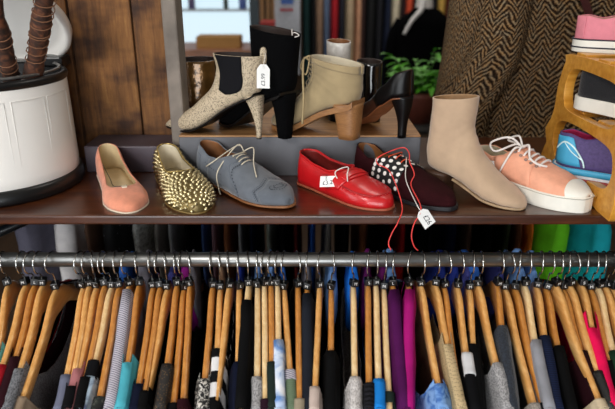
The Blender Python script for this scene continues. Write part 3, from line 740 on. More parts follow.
up0 = T.matrix_basis @ (p+Vector((-.004, 0, .008)))
tp = up0+Vector((-.004, -.026, -.046))
price_tag('white price tag hanging from the pull tab of the speckled stiletto boot', tp, (math.radians(80), math.radians(3), math.radians(10)), [('£3.99', .0115, .0, -.007, PI/2)], (.027, .049), string=[up0, up0+Vector((0, -.012, -.008)), tp+Vector((0, -.001, .019))], small=.0006)

# tall black suede boot
T = shoe_at('tall_ankle_boot', 'tall black suede boot with a flared top and high heel on the riser', 'boot', (291, 139), (221, 122), ZR, .235)
secsK = [(.238, .016, .238, .008, .004), (.222, .034, .224, .008, .022), (.195, .048, .197, .008, .036), (.167, .064, .162, .012, .042), (.142, .086, .125, .034, .040), (.122, .108, .080, .066, .036), (.112, .128, .036, .088, .034), (.108, .145, .006, .100, .034), (.106, .162, -.008, .122, .036), (.107, .180, -.012, .150, .038), (.109, .212, -.017, .190, .038), (.111, .237, -.022, .222, .038)]
B = Boot(secsK); B.upper([M_blksuede, M_lindark], T, .003); B.sole(M_blk, T, (.02, .66), .006, .001)
heel_block([(-.004, .048, .028, .100), (-.002, .038, .020, .06), (.004, .032, .014, .0)], M_blksuede, T)
bm = bmesh.new(); p = T.matrix_basis.inverted() @ aty(292, 34, T.location.y+.0)
tube(bm, [p, p+Vector((-.012, .004, .004)), p+Vector((-.026, .006, -.001)), p+Vector((-.012, .01, -.004)), p+Vector((.0, .0, .010))], .0010, 5, smooth=4); obj('string_tie', bm, M_wl, T)

# beige suede lace-up ankle boot
M_khaki = plain('khaki_suede', '#a08c68', .92, 0, .1, 22, .35, 700, sheen=.2)
M_stack = wood('stacked_wood_heel', '#80593a', '#96693f', '#a87b50', 4, 'X', .4, .2)
T = shoe_at('lace_up_ankle_boot', 'khaki suede lace-up ankle boot with a chunky brown wooden heel', 'boot', (358, 139), (280, 128), ZR, .225); TK = T
secsH = [(.225, .018, .225, .012, .004), (.212, .036, .213, .010, .022), (.190, .050, .190, .010, .035), (.165, .064, .158, .014, .042), (.142, .086, .120, .034, .041), (.126, .106, .078, .058, .038), (.118, .122, .036, .072, .036), (.116, .136, .006, .082, .036), (.115, .147, -.004, .103, .036), (.115, .157, -.005, .125, .037), (.117, .168, -.004, .145, .039), (.118, .175, -.004, .158, .040)]
B = Boot(secsH); B.upper([M_khaki, M_liningc], T, .003, wr=.0008)
B.sole(M_stack, T, (.015, .66), .012, .001)
heel_block([(-.006, .056, .034, .078), (-.004, .050, .030, .05), (.000, .042, .024, .0)], M_stack, T)
B.patch(.89, .996, .2, 2*PI-.2+.35, .0016, M_khaki, T, 'collar_band', 4, 30, .0014)
B.patch(.35, .985, 2.35, 3.9, .0012, M_khaki, T, 'tongue_facing', 12, 10, .001)
for i in range(6):
    k = .5+.085*i; bm = bmesh.new()
    tube(bm, [B.P(k, 2.5)+B.N(k, 2.5)*.003, B.P(k+.01, 2.9)+B.N(k, 2.9)*.006, B.P(k+.03, 3.3)+B.N(k, 3.3)*.006, B.P(k+.045, 3.75)+B.N(k, 3.75)*.003], .0017, 6, smooth=4); obj('lace', bm, M_khaki, T)
bm = bmesh.new(); a = B.P(.95, 2.35)+B.N(.95, 2.35)*.007
tube(bm, [a, a+Vector((.008, .010, .004)), a+Vector((.006, .018, -.03)), a+Vector((.002, .022, -.08)), a+Vector((.004, .024, -.135))], .0024, 6, smooth=5)
tube(bm, [a, a+Vector((-.004, .008, .010)), a+Vector((.008, .012, .002)), a+Vector((.016, .010, -.015)), a+Vector((.004, .008, -.03)), a], .0018, 6, smooth=5)
obj('lace_bow', bm, plain('khaki_lace', '#a9946d', .85), T)

# brown and black court shoe
T = shoe_at('court_shoe', 'brown court shoe with a glossy black heel, rightmost on the riser', 'shoe', (407, 139), (350, 124), ZR, .225)
tabP = [(0, .025, 0, .094, .058, .86), (.1, .028, 0, .090, .054, .84), (.25, .029, .0, .070, .044, .80), (.45, .031, .0, .036, .036, .78), (.6, .037, .0, .012, .036, .84), (.68, .038, .0, .006, .038, 1), (.85, .034, .0, .004, .030, 1), (1, .02, .0, .004, .018, 1)]
S = Low(.225, tabP, .12, .3, .6)
S.upper([plain('dark_brown_leather', '#3a2016', .3, 0, .15, 30, .1, coat=.3), plain('brown_lining', '#6e3f26', .5)], T, .0022)
S.sole(plain('orange_brown_sole', '#7c4626', .5), T, .003, .001); S.insole(MATS['brown_lining'], T)
S.patch(.0005, .36, .05, .99, .0012, M_blk, T, 'heel_counter', 12, 10, .001, shape=lambda f, v: -.10*abs(v-.4)*f)
S.patch(.0005, .36, -.99, -.05, .0012, M_blk, T, 'heel_counter', 12, 10, .001, shape=lambda f, v: -.10*abs(v+.4)*f)
heel_block([(-.002, .050, .024, .094), (.000, .034, .018, .07), (.006, .024, .011, .035), (.008, .023, .010, .0)], M_blk, T)

# boots standing further back on the riser
def shaft_boot(name, label, px, toppy, Y, m, lining, wpx, zt=.0, yaw=PI/2+.2):
    top = aty(px, toppy, Y); h = top.z-ZR; wx = aty(px+wpx/2, toppy, Y).x-aty(px-wpx/2, toppy, Y).x
    t = thing(name, label, 'boot', (top.x, Y-.04, ZR), yaw); W = wx/2
    s_ = [(.20, .016, .20, .008, .004), (.19, .03, .19, .006, .018), (.165, .045, .165, .006, .030), (.14, .058, .13, .008, .032), (.115, .075, .085, .016, .030), (.10, .092, .03, .022, .028), (.09, .105, .0, .035, W*.95), (.082, .118, -.004, .07, W*.93), (.080, h*.78+.02, .0, h*.78-.01, W), (.080, h, .0, h-.004, W*1.03)]
    b = Boot(s_); b.upper([m, lining], t, .0025, wr=.0012 if 'bronze' in label else 0)
    heel_block([(-.002, .05, .026, .026), (0, .048, .025, 0)], M_blk, t); b.sole(M_blk, t, (.02, .62), .005, .001)
    return t
shaft_boot('white_boot', 'white boot shaft standing behind the khaki lace-up boot', 342, 40, .42, plain('white_patent', '#d8d3cc', .3, coat=.4), M_lintan, 23)
shaft_boot('patent_boot', 'small glossy black patent boot behind the brown court shoe', 373, 60, .41, plain('black_patent', '#08080a', .12, coat=.6), M_lindark, 24)
shaft_boot('bronze_boot', 'bronze crinkled patent boot behind the speckled stiletto boot', 201, 58, .42, plain('bronze_patent', '#6a4a22', .22, .45, .3, 30, .5, 45, .006, coat=.5), M_lindark, 38)

# ================================================================== PINE SHOE RACK (right)
M_pine = wood('yellow_pine', '#b9781f', '#d29233', '#e0a64a', 1.2, 'Z', .4, .25, 9)
XR = .58
rk = thing('shoe_rack', 'small yellow pine shoe rack with curvy side panels standing on the shelf', 'shoe rack', (XR, .155, ZS))
def panel(x):
    cu = bpy.data.curves.new('p', 'CURVE'); cu.dimensions = '2D'; cu.fill_mode = 'BOTH'; cu.extrude = .009; cu.bevel_depth = .0015
    bk = [(.175, 0), (.182, .012), (.170, .045), (.160, .062), (.170, .080), (.174, .095), (.155, .118), (.143, .145), (.141, .175), (.140, .195), (.132, .225), (.118, .255), (.10, .273)]
    out = bk+[(-.150, .273), (-.165, .255), (-.172, .22), (-.176, .17), (-.182, .12), (-.186, .07), (-.186, .03), (-.180, 0)]
    foot = [(-.13, 0), (-.09, .006), (-.05, .026), (0, .034), (.05, .026), (.09, .006), (.13, 0)]
    def sp(pts, smooth=True):
        P = spl(pts+[pts[0]], 4)[:-1] if smooth else pts
        s = cu.splines.new('POLY'); s.points.add(len(P)-1); s.use_cyclic_u = True
        for q, p in zip(s.points, P): q.co = (p[0], p[1], 0, 1)
    lst = spl([(a, b, 0) for a, b in out], 3)
    sp([(p.x, p.y) for p in lst]+[(-.135, 0), (-.11, .004), (-.06, .016), (0, .020), (.06, .016), (.11, .004), (.135, 0)], False)
    hole1 = [(.088, .160), (.102, .180), (.102, .215), (.085, .240), (.05, .250), (-.05, .250), (-.118, .244), (-.142, .220), (-.142, .180), (-.118, .160), (-.05, .155), (.05, .155)]
    hole2 = [(.105, .045), (.125, .070), (.125, .100), (.105, .125), (.05, .135), (-.05, .135), (-.135, .127), (-.158, .100), (-.158, .070), (-.135, .047), (-.05, .04), (.05, .04)]
    for h in (hole1, hole2): sp([Vector((a, b, 0)) for a, b in h])
    sp([Vector((-.118+.006*math.cos(k*PI/6), .026+.006*math.sin(k*PI/6), 0)) for k in range(12)])
    to = bpy.data.objects.new('p', cu); C.objects.link(to); bpy.context.view_layer.update()
    me = bpy.data.meshes.new_from_object(to.evaluated_get(bpy.context.evaluated_depsgraph_get()))
    bpy.data.objects.remove(to); me.materials.clear(); me.materials.append(M_pine)
    o = bpy.data.objects.new('side_panel', me); C.objects.link(o); o.parent = rk; o.location = (x, 0, 0); o.rotation_euler = (PI/2, 0, PI/2)
panel(0); panel(.42)
for y, z in ((.05, .277), (-.05, .277), (.06, .157), (-.06, .157), (.06, .034), (-.06, .034)):
    bm = bmesh.new(); box(bm, -.008 if z > .2 else .008, .415, y-.024, y+.024, z-.008, z+.004); mod_bev(obj('slat', bm, M_pine, rk, smooth=False), .002)

def sneaker(name, label, loc, rz, L, upper_m, lin_m, sole_m, h=1, st=.022, toe_m=None):
    t = thing(name, label, 'shoe', loc, rz); zb = st-.004
    tab = [(0, .032, 0, zb, .050*h, .86), (.08, .036, 0, zb, .052*h, .84), (.2, .037, .0, zb, .046*h, .80), (.32, .038, .0, zb, .052*h, .80), (.38, .041, .001, zb, .066*h, .88), (.43, .042, .001, zb, .070*h, 1), (.55, .046, .002, zb, .055*h, 1), (.7, .049, .002, zb, .043*h, 1), (.85, .046, .002, zb, .034*h, 1), (1, .036, .0, zb, .024*h, 1)]
    s_ = Low(L, tab, .13, .26, .45); s_.upper([upper_m, lin_m], t, .003); s_.insole(lin_m, t, .004)
    s_.sole(sole_m, t, st-.004, .004, 'rubber_sole', up=.004, flatz=0)
    return t, s_
# pink sneaker on top
p = atz(573, 50, ZS+.281)
T, S = sneaker('canvas_sneaker', 'pink canvas sneaker with a striped white sole on top of the pine rack', (p.x, p.y, ZS+.281), math.radians(-24), .25, plain('pink_canvas', '#d9808c', .85, 0, .05, 60, .3, 900), plain('khaki_lining', '#a08a62', .8), M_rubber, 1.0, .026)
for z, r in ((.026, .0016), (.010, .0016)):
    A_, B_ = S.outline(50, .0052); bm = bmesh.new(); tube(bm, [(a[0], a[1], z) for a in A_]+[(b[0], b[1], z) for b in B_[::-1]][1:-1], r, 5, closed=True); obj('navy_pinstripe', bm, plain('navy_pinstripe', '#1c1c2c', .6), T)
S.patch(.003, .07, -.99, -.05, .001, MATS['pink_canvas'], T, 'heel_strip'); S.patch(.003, .07, .05, .99, .001, MATS['pink_canvas'], T, 'heel_strip')
# black sneaker
p = aty(569, 97, .14)
T, S = sneaker('knit_sneaker', 'black knit sneaker with a white sole poking out of the pine rack', (.595, .232, ZS+.1655), math.radians(-58), .26, knit('black_knit', '#16161b', '#08080a', 500), M_lindark, M_rubber, 1.5, .028)
# running shoe
T, S = sneaker('running_shoe', 'turquoise and purple running shoe with a pink lining in the pine rack', (.532, .158, ZS+.036), math.radians(-30), .27, plain('purple_mesh', '#4b3a6b', .7, 0, .15, 200, .4, 900), plain('magenta_lining', '#b01c50', .7), plain('white_foam', '#dcdde0', .5), 1.4, .026)
M_turq = plain('turquoise_foam', '#3b9ac0', .5, 0, .06, 30)
A_, B_ = S.outline(50, .0055)
bm = bmesh.new(); rows = []
for sgn, Ln in ((1, A_), (-1, B_)):
    rows = [[(a[0], a[1]+sgn*.0005, z) for z in (.014, .020, .027)] for a in Ln[:38]]
    grid(bm, rows)
o = obj('midsole_stripe', bm, M_turq, T); mod_solid(o, .002, 0)
for a, b in ((.15, .93), (-.93, -.15)):
    S.patch(.003, .20, a, b, .0016, M_turq, T, 'heel_overlay', 12, 10, .0012, shape=lambda f, v: -.10*(1-abs(v))*f)
    bm = bmesh.new(); sg = 1 if a > 0 else -1
    tube(bm, [S.P(u, sg*v)+S.N(u, sg*v)*.003 for u, v in ((.01, .6), (.06, .35), (.13, .45), (.20, .75), (.22, .93))], .0018, 6, smooth=4)
    tube(bm, [S.P(u, sg*v)+S.N(u, sg*v)*.003 for u, v in ((.06, .36), (.12, .60), (.20, .75))], .0012, 6, smooth=4)
    obj('reflective_piping', bm, plain('pale_piping', '#c9e4e6', .4), T)
T['x'] = 0; del T['x']
bm = bmesh.new(); rb = [(a[0], a[1], .0005) for a in A_]+[(b[0], b[1], .0005) for b in B_[::-1]][1:-1]
tube(bm, [(x, y*.98, .004) for x, y, z in rb], .0035, 6, closed=True); obj('outsole', bm, plain('red_outsole', '#a5403c', .7), T)

# ================================================================== TWEED COAT
M_tw = herringbone('herringbone_tweed', '#0a0807', '#3c2c1e', '#a08868')
def cloth_tube(name, rows, m, par, n=72, fold=None, depth=.09, close_top=True, seed=0):
    """rows: z, x centre, half width, y centre, half depth"""
    bm = bmesh.new(); uvl = bm.loops.layers.uv.new('UVMap'); R = []; fine = []
    for i in range((len(rows)-1)*8+1): fine.append(catm(rows, i/8))
    for z, xc, w, yc, d in fine:
        r = []
        for k in range(n):
            th = 2*PI*k/n; c, s_ = math.cos(th), math.sin(th)
            q = 1 + (fold(th, z) if fold else 0)
            r.append((xc+w*math.copysign(abs(c)**.8, c), yc+d*math.copysign(abs(s_)**.8, s_)*q, z))
        R.append(r)
    V = [[bm.verts.new(p) for p in r] for r in R]
    for i in range(len(V)-1):
        for k in range(n):
            k2 = (k+1) % n; f = bm.faces.new((V[i][k], V[i+1][k], V[i+1][k2], V[i][k2])); f.smooth = True
            z0, z1 = fine[i][0], fine[i+1][0]; W = 2.2*(fine[len(fine)//2][2])
            us = [k/n*2*PI*W*.6, (k+1)/n*2*PI*W*.6]
            for lp, uv in zip(f.loops, ((us[0], z0), (us[0], z1), (us[1], z1), (us[1], z0))): lp[uvl].uv = uv
    if close_top: bm.faces.new(V[0])
    me = bpy.data.meshes.new(name); bmesh.ops.recalc_face_normals(bm, faces=bm.faces); bm.to_mesh(me); bm.free(); me.materials.append(m)
    o = bpy.data.objects.new(name, me); C.objects.link(o); o.parent = par; return o
YC = .80
def X_(px, py, Y=YC): return aty(px, py, Y).x
ct = thing('tweed_coat', 'large brown herringbone tweed coat hanging behind the shelf at right', 'coat', (0, 0, 0))
bx0 = X_(446, 80); bx1 = X_(680, 60); xm = (bx0+bx1)/2; hw = (bx1-bx0)/2
cloth_tube('body', [(1.95, xm+.02, .04, YC, .03), (1.90, xm+.02, .12, YC, .05), (1.82, xm, hw*.85, YC, .07), (1.6, xm, hw, YC, .085), (1.35, xm, hw*1.05, YC, .10), (1.17, xm, hw*1.1, YC, .11), (1.07, xm, hw*1.12, YC, .115)], M_tw, ct,
    fold=lambda th, z: .10*math.sin(th*3+z*2)+.12*math.sin(th*7+z*7+1)*max(0, 1.5-z)+.03*math.sin(z*25+th*4))
xs0 = aty(480, 0, .76).x; xs1 = aty(432, 100, .76).x; xs2 = aty(424, 135, .76).x
sl = [(1.86, xs0+.16, .045, .80, .05), (1.78, xs0+.12, .07, .78, .065), (1.55, xs0+.075, .078, .76, .08), (1.35, xs0+.045, .080, .745, .085), (1.2, xs1+.09, .082, .735, .085), (1.12, xs1+.085, .08, .73, .08), (1.05, xs1+.075, .07, .73, .07)]
cloth_tube('sleeve', sl, M_tw, ct, 48, fold=lambda th, z: .08*math.sin(th*3+z*13)+.05*math.sin(z*34+th))
bm = bmesh.new(); tube(bm, [(xm+.02, YC, 1.93), (xm+.02, YC, 2.0), (xm+.035, YC, 2.025), (xm+.02, YC, 2.045), (xm, YC, 2.03)], .003, 8, smooth=4); obj('hanger_hook', bm, M_chrome, ct)
bm = bmesh.new(); tube(bm, [(xm-.9, YC, 2.03), (1.6, YC, 2.03)], .0125, 16); o = obj('upper_rail', bm, M_steel)
for x in (xm-.88, 1.58):
    bm = bmesh.new(); tube(bm, [(x, YC, 2.03), (x, YC, 2.9)], .008, 10); obj('drop_rod', bm, M_steel, o)
tag(o, 'steel rail hung from the ceiling that carries the tweed coat', 'rail')
a = aty(582, -8, .66); b = aty(592, 22, .655)
bm = bmesh.new(); rows = []
for i in range(9):
    f = i/8; p = a.lerp(b, f); rows.append([(p.x-.012, p.y, p.z), (p.x+.012, p.y+.001, p.z), (p.x+.012, p.y+.004, p.z), (p.x-.012, p.y+.003, p.z)])
capped_loft(bm, rows); o = obj('leather_strap', bm, plain('oxblood_leather', '#3d0f0c', .4), ct, smooth=False)

# ================================================================== HANGERS AND CLOTHES
HW = .228
ARM = [(0, 0), (.014, -.001), (.030, -.006), (.046, -.017), (.062, -.031), (.082, -.046), (.11, -.062), (.15, -.082), (.19, -.101), (.228, -.119)]
def armz(y):
    y = abs(y)
    for (a, za), (b, zb) in zip(ARM, ARM[1:]):
        if y <= b: f = (y-a)/(b-a); return za+(zb-za)*f
    return ARM[-1][1]
def armz_s(y): return (armz(y)*2+armz(abs(y)-.012 if abs(y) > .012 else 0)+armz(min(HW, abs(y)+.012)))/4
TH = .0061
ZN = .9915     # top of the wood at the neck
DZ = (.004, 0, -.0045)
def hanger_meshes():
    out = {}
    bm = bmesh.new(); rows = []; N = 46
    for i in range(N+1):
        y = -HW+2*HW*i/N; zt = armz_s(y); h = .034+.018*math.exp(-(y/.05)**2)-.011*(abs(y)/HW)
        e = min(1, (HW-abs(y))/.008+.35); t = TH*(.55+.45*e); h *= (.7+.3*e)
        sl = (armz_s(y+.002)-armz_s(y-.002))/.004; zc = zt-h/2; r = []
        for k in range(16):
            th = 2*PI*k/16; c, s_ = math.cos(th), math.sin(th)
            r.append((t*math.copysign(abs(c)**.55, c), y, zc+h/2*math.copysign(abs(s_)**.6, s_)))
        rows.append(r)
    capped_loft(bm, rows); out['body'] = bm
    for dz in DZ:
      bm = bmesh.new(); R_ = .0225; zc = (1.05+.0145+.0018)-(ZN+dz)-R_
      pts = [(0, 0, -.006), (0, 0, .012), (0, -.004, .020)]
      pts = [(0, 0, -.006), (0, 0, .010), (0, 0, .018)]
      for k in range(14):
        a = math.radians(-78+k*18.5); pts.append((0, -R_*math.cos(a), zc+R_*math.sin(a)))
      tube(bm, pts, .0015, 8, smooth=3); out['hook', dz] = bm
      bm = bmesh.new(); e = pts[-1]; e0 = pts[-2]; d = Vector(e)-Vector(e0); d.normalize()
      tube(bm, [Vector(e)-d*.004, Vector(e), Vector(e)+d*.006], .0034, 8); out['tip', dz] = bm
    bm = bmesh.new(); box(bm, -.0078, .0078, -.0085, .0085, -.001, .0135); out['size_marker'] = bm
    return out
HM = {}
def mesh_of(name, bm, m, mod=None):
    o = obj(name, bm, m);
    if mod: mod(o)
    return o
hb = hanger_meshes()
proto = {}
o = obj('wooden_bar', hb['body'], M_wood); proto['body'] = o
for dz in DZ:
    proto['hook', dz] = obj('wire_hook', hb['hook', dz], M_chrome); proto['tip', dz] = obj('hook_tip', hb['tip', dz], M_blackp)
o4 = obj('size_marker', hb['size_marker'], M_blackp, smooth=False); mod_bev(o4, .0022, 3); proto['marker'] = o4
body_meshes = [o.data]
for m in (M_woodb, M_woodc):
    me = o.data.copy(); me.materials.clear(); me.materials.append(m); body_meshes.append(me)
tm = {}
for s_ in 'MLS':
    to = text_mesh(s_, .0085, M_white, None, (0, 0, 0), (0, 0, 0), 'size_letter'); tm[s_] = to

def yaw_for(X0, nx, xl, yl):
    best = (1e9, 0)
    for it in range(-700, 701):
        ya = math.radians(it/10)
        c, s_ = math.cos(ya), math.sin(ya)
        # find the point on the arm whose projected y is yl (extrapolate past the end)
        lo, hi = 0.01, .30
        for _ in range(14):
            mid = (lo+hi)/2; z = armz(mid) if mid <= HW else ARM[-1][1]-(mid-HW)*.65
            px, py = proj((X0+s_*mid, -c*mid, ZN+z))
            if py < yl: lo = mid
            else: hi = mid
        e = abs(px-xl)
        if e < best[0]: best = (e, ya)
    return best[1]
def s_for(X0, ya, y):
    c, s_ = math.cos(ya), math.sin(ya); lo, hi = 0.005, .30
    for _ in range(16):
        mid = (lo+hi)/2; z = armz(mid) if mid <= HW else ARM[-1][1]-(mid-HW)*.65
        px, py = proj((X0+s_*mid, -c*mid, ZN+z))
        if py < y: lo = mid
        else: hi = mid
    return lo

def garment(name, loc, rz, y0, y1, W, tbody, m, seed, length=.50, nd=None, wr=.0025, band=None, top=armz_s, gap=.0022, thick=.0011):
    """sheets in the hanger's YZ plane; y0 neck half opening, y1 outer end of the strap"""
    rnd = random.Random(seed); nd = nd if nd is not None else .05+.5*y0
    ys = sorted(set([round(y0*math.sin(PI/2*k/5), 5) for k in range(6)]+[round(y0+(y1-y0)*k/6, 5) for k in range(7)]+([round(y1+(W-y1)*(1-math.cos(PI/2*k/4)), 5) for k in range(5)] if W > y1+.001 else [])))
    cols = [-y for y in ys[::-1] if y > 0]+ys
    ph = [rnd.uniform(0, 6.28) for _ in range(6)]
    def ztop(y):
        a = abs(y)
        if a < y0-1e-6: return top(y0)+.003-nd*math.sqrt(max(0, 1-(a/y0)**2))
        if a > y1+1e-6: return top(y1)+.003-.16*math.sqrt(max(0, 1-((W-a)/(W-y1))**2)) if W > y1 else top(y1)
        return top(a)+.003
    bm = bmesh.new(); NR = 16; S2 = {}
    zb = -length
    for sg in (1, -1):
        rows = []
        for y in cols:
            a = abs(y); zt = ztop(y); r = []
            for j in range(NR+1):
                f = (j/NR)**1.6; z = zt+(zb-zt)*f; d = zt-z
                dd = max(0, top(min(a, HW))+.003-z)
                sm = min(1, dd/.035); sm = sm*sm*(3-2*sm)
                x = TH+gap+(tbody-TH-gap)*sm
                edge = max(0, 1-((W-a)/.022)) ; x *= (1-.92*edge**2) if d > .012 or y1 < W else 1
                wv = wr*(math.sin(y*70+ph[0]+z*9)*.6+math.sin(z*46+ph[1]+y*22)*.5+math.sin(y*150+ph[2]-z*30)*.3)*min(1, .25+dd*9)
                yy = y*(1+.05*sm*math.sin(z*8+ph[3]))
                yy += (1 if y > 0 else -1)*(.006*sm)*(a/W)
                r.append((sg*x+wv*(1 if tbody > .006 else .5), yy, z))
            rows.append(r)
        S2[sg] = grid(bm, rows)
    n = len(cols)
    for i in range(n-1):
        if y0-1e-6 <= min(abs(cols[i]), abs(cols[i+1])) and max(abs(cols[i]), abs(cols[i+1])) <= y1+1e-6:
            # bridge over the arm
            a, b = S2[1][i][0], S2[1][i+1][0]; c, d = S2[-1][i+1][0], S2[-1][i][0]
            m1 = [bm.verts.new(((p.co+q.co)/2)+Vector((0, 0, .0016))) for p, q in ((a, d), (b, c))]
            bm.faces.new((a, b, m1[1], m1[0])); bm.faces.new((m1[0], m1[1], c, d))
    for i in (0, n-1):
        for j in range(NR):
            bm.faces.new((S2[1][i][j], S2[1][i][j+1], S2[-1][i][j+1], S2[-1][i][j]))
    o = obj(name, bm, m); o.location = loc; o.rotation_euler = (0, 0, rz); mod_solid(o, thick, 0)
    if band:
        bm = bmesh.new(); w0, w1, bmat = band
        rr = []
        for k in range(9):
            y = w0+(w1-w0)*k/8; z = top(min(y, HW))+.003; x = TH+gap+.0015; xs = []
            for q in range(-8, 1): xs.append((x+.0008*(q/-8), -y, z+q*.006))
            loop = xs+[(x*.5, -y, z+.0024), (-x*.5, -y, z+.0024)]+[(-p[0], p[1], p[2]) for p in xs[::-1]]
            rr.append(loop)
        grid(bm, rr); b = obj('band', bm, bmat, o); mod_solid(b, .0012, 0)
    return o

K = {}
def col(k, h, **kw): K[k] = plain('cloth_'+k, h, **{**dict(rough=.85, var=.1, nscale=25, bump=.35, bscale=260, bdist=.001, spec=.12), **kw})
for k, h in dict(teal_pale='#63a9a8', red='#9a1420', maroon='#260810', black='#050506', beige='#8e7a66', greyblue='#66697c', dark='#08080b', pink='#a5696b', navy='#0b1024', darkplum='#25101e', lightgrey='#8c8c92', teal='#4aa3b2', slate='#1d2028', plum='#4a0f48', magenta='#a3146e', lblue='#5f8cc9', blue='#1a78c8', cream='#c4b193', hotpink='#e0104e', palepink='#c0ada3', greygreen='#1f2a26', beigegrey='#9c8f7a', white='#c9c7c8', darkgreen='#16301f', coal='#0a0b0d').items(): col(k, h)
K['charknit'] = knit('charcoal_knit', '#6e6e72', '#26262a', 420)
K['lgknit'] = stripes('grey_ribbed_weave', '#b9b4bc', '#6f6a78', 260, 'Y', .55, .9, (0, .6, .5))
K['greyknit'] = knit('heather_grey_knit', '#a9a6a6', '#5e5c5e', 500)
K['whiteknit'] = knit('white_knit', '#cfc9c6', '#8d8683', 420)
K['tiedye'] = blotch('blue_white_tie_dye', [(.35, '#5f86c0'), (.5, '#c3cfe2'), (.62, '#e4e4ea')], 17)
K['marble'] = blotch('marbled_blue_white', [(.35, '#5a6480'), (.48, '#a9bccc'), (.62, '#d8dde2')], 22)
K['floral'] = blotch('dark_floral', [(.42, '#0a0a0c'), (.58, '#20261f'), (.66, '#4b4a44')], 70)
K['lace'] = blotch('black_white_lace', [(.46, '#0a0a0c'), (.52, '#0a0a0c'), (.56, '#cfc9c0')], 85, .7, 3)
K['speckle'] = dots('brown_speckle', '#17120f', '#5d4326', 260, .30)
K['bwstripe'] = stripes('black_white_stripe', '#0b0b0e', '#d9d6d6', 22, 'Y', .45)
K['sage'] = stripes('sage_stripe_edge', '#5f7058', '#697a62', 300, 'Y', .5)
K['dotknit'] = dots('beige_dotted_knit', '#bda57c', '#5a4a34', 300, .30, .85, .3)
K['blkrib'] = stripes('black_rib', '#0b0b0e', '#1c1c22', 150, 'Y', .5, .85, (.3, 0, 0))
K['navyrib'] = stripes('navy_rib', '#0a1026', '#16203c', 260, 'Z', .5, .85, (.6, 0, 0))
K['navyknit'] = knit('navy_knit', '#232a36', '#0c0f16', 420)
K['sequin'] = dots('black_sequin', '#0a0a0c', '#4a4233', 420, .22, .5)
K['fleece'] = knit('grey_fleece', '#a69c92', '#6d655d', 500)
K['lbluepat'] = blotch('light_blue_print', [(.40, '#3f6cb2'), (.5, '#6d97cf'), (.6, '#7ea6da')], 45)

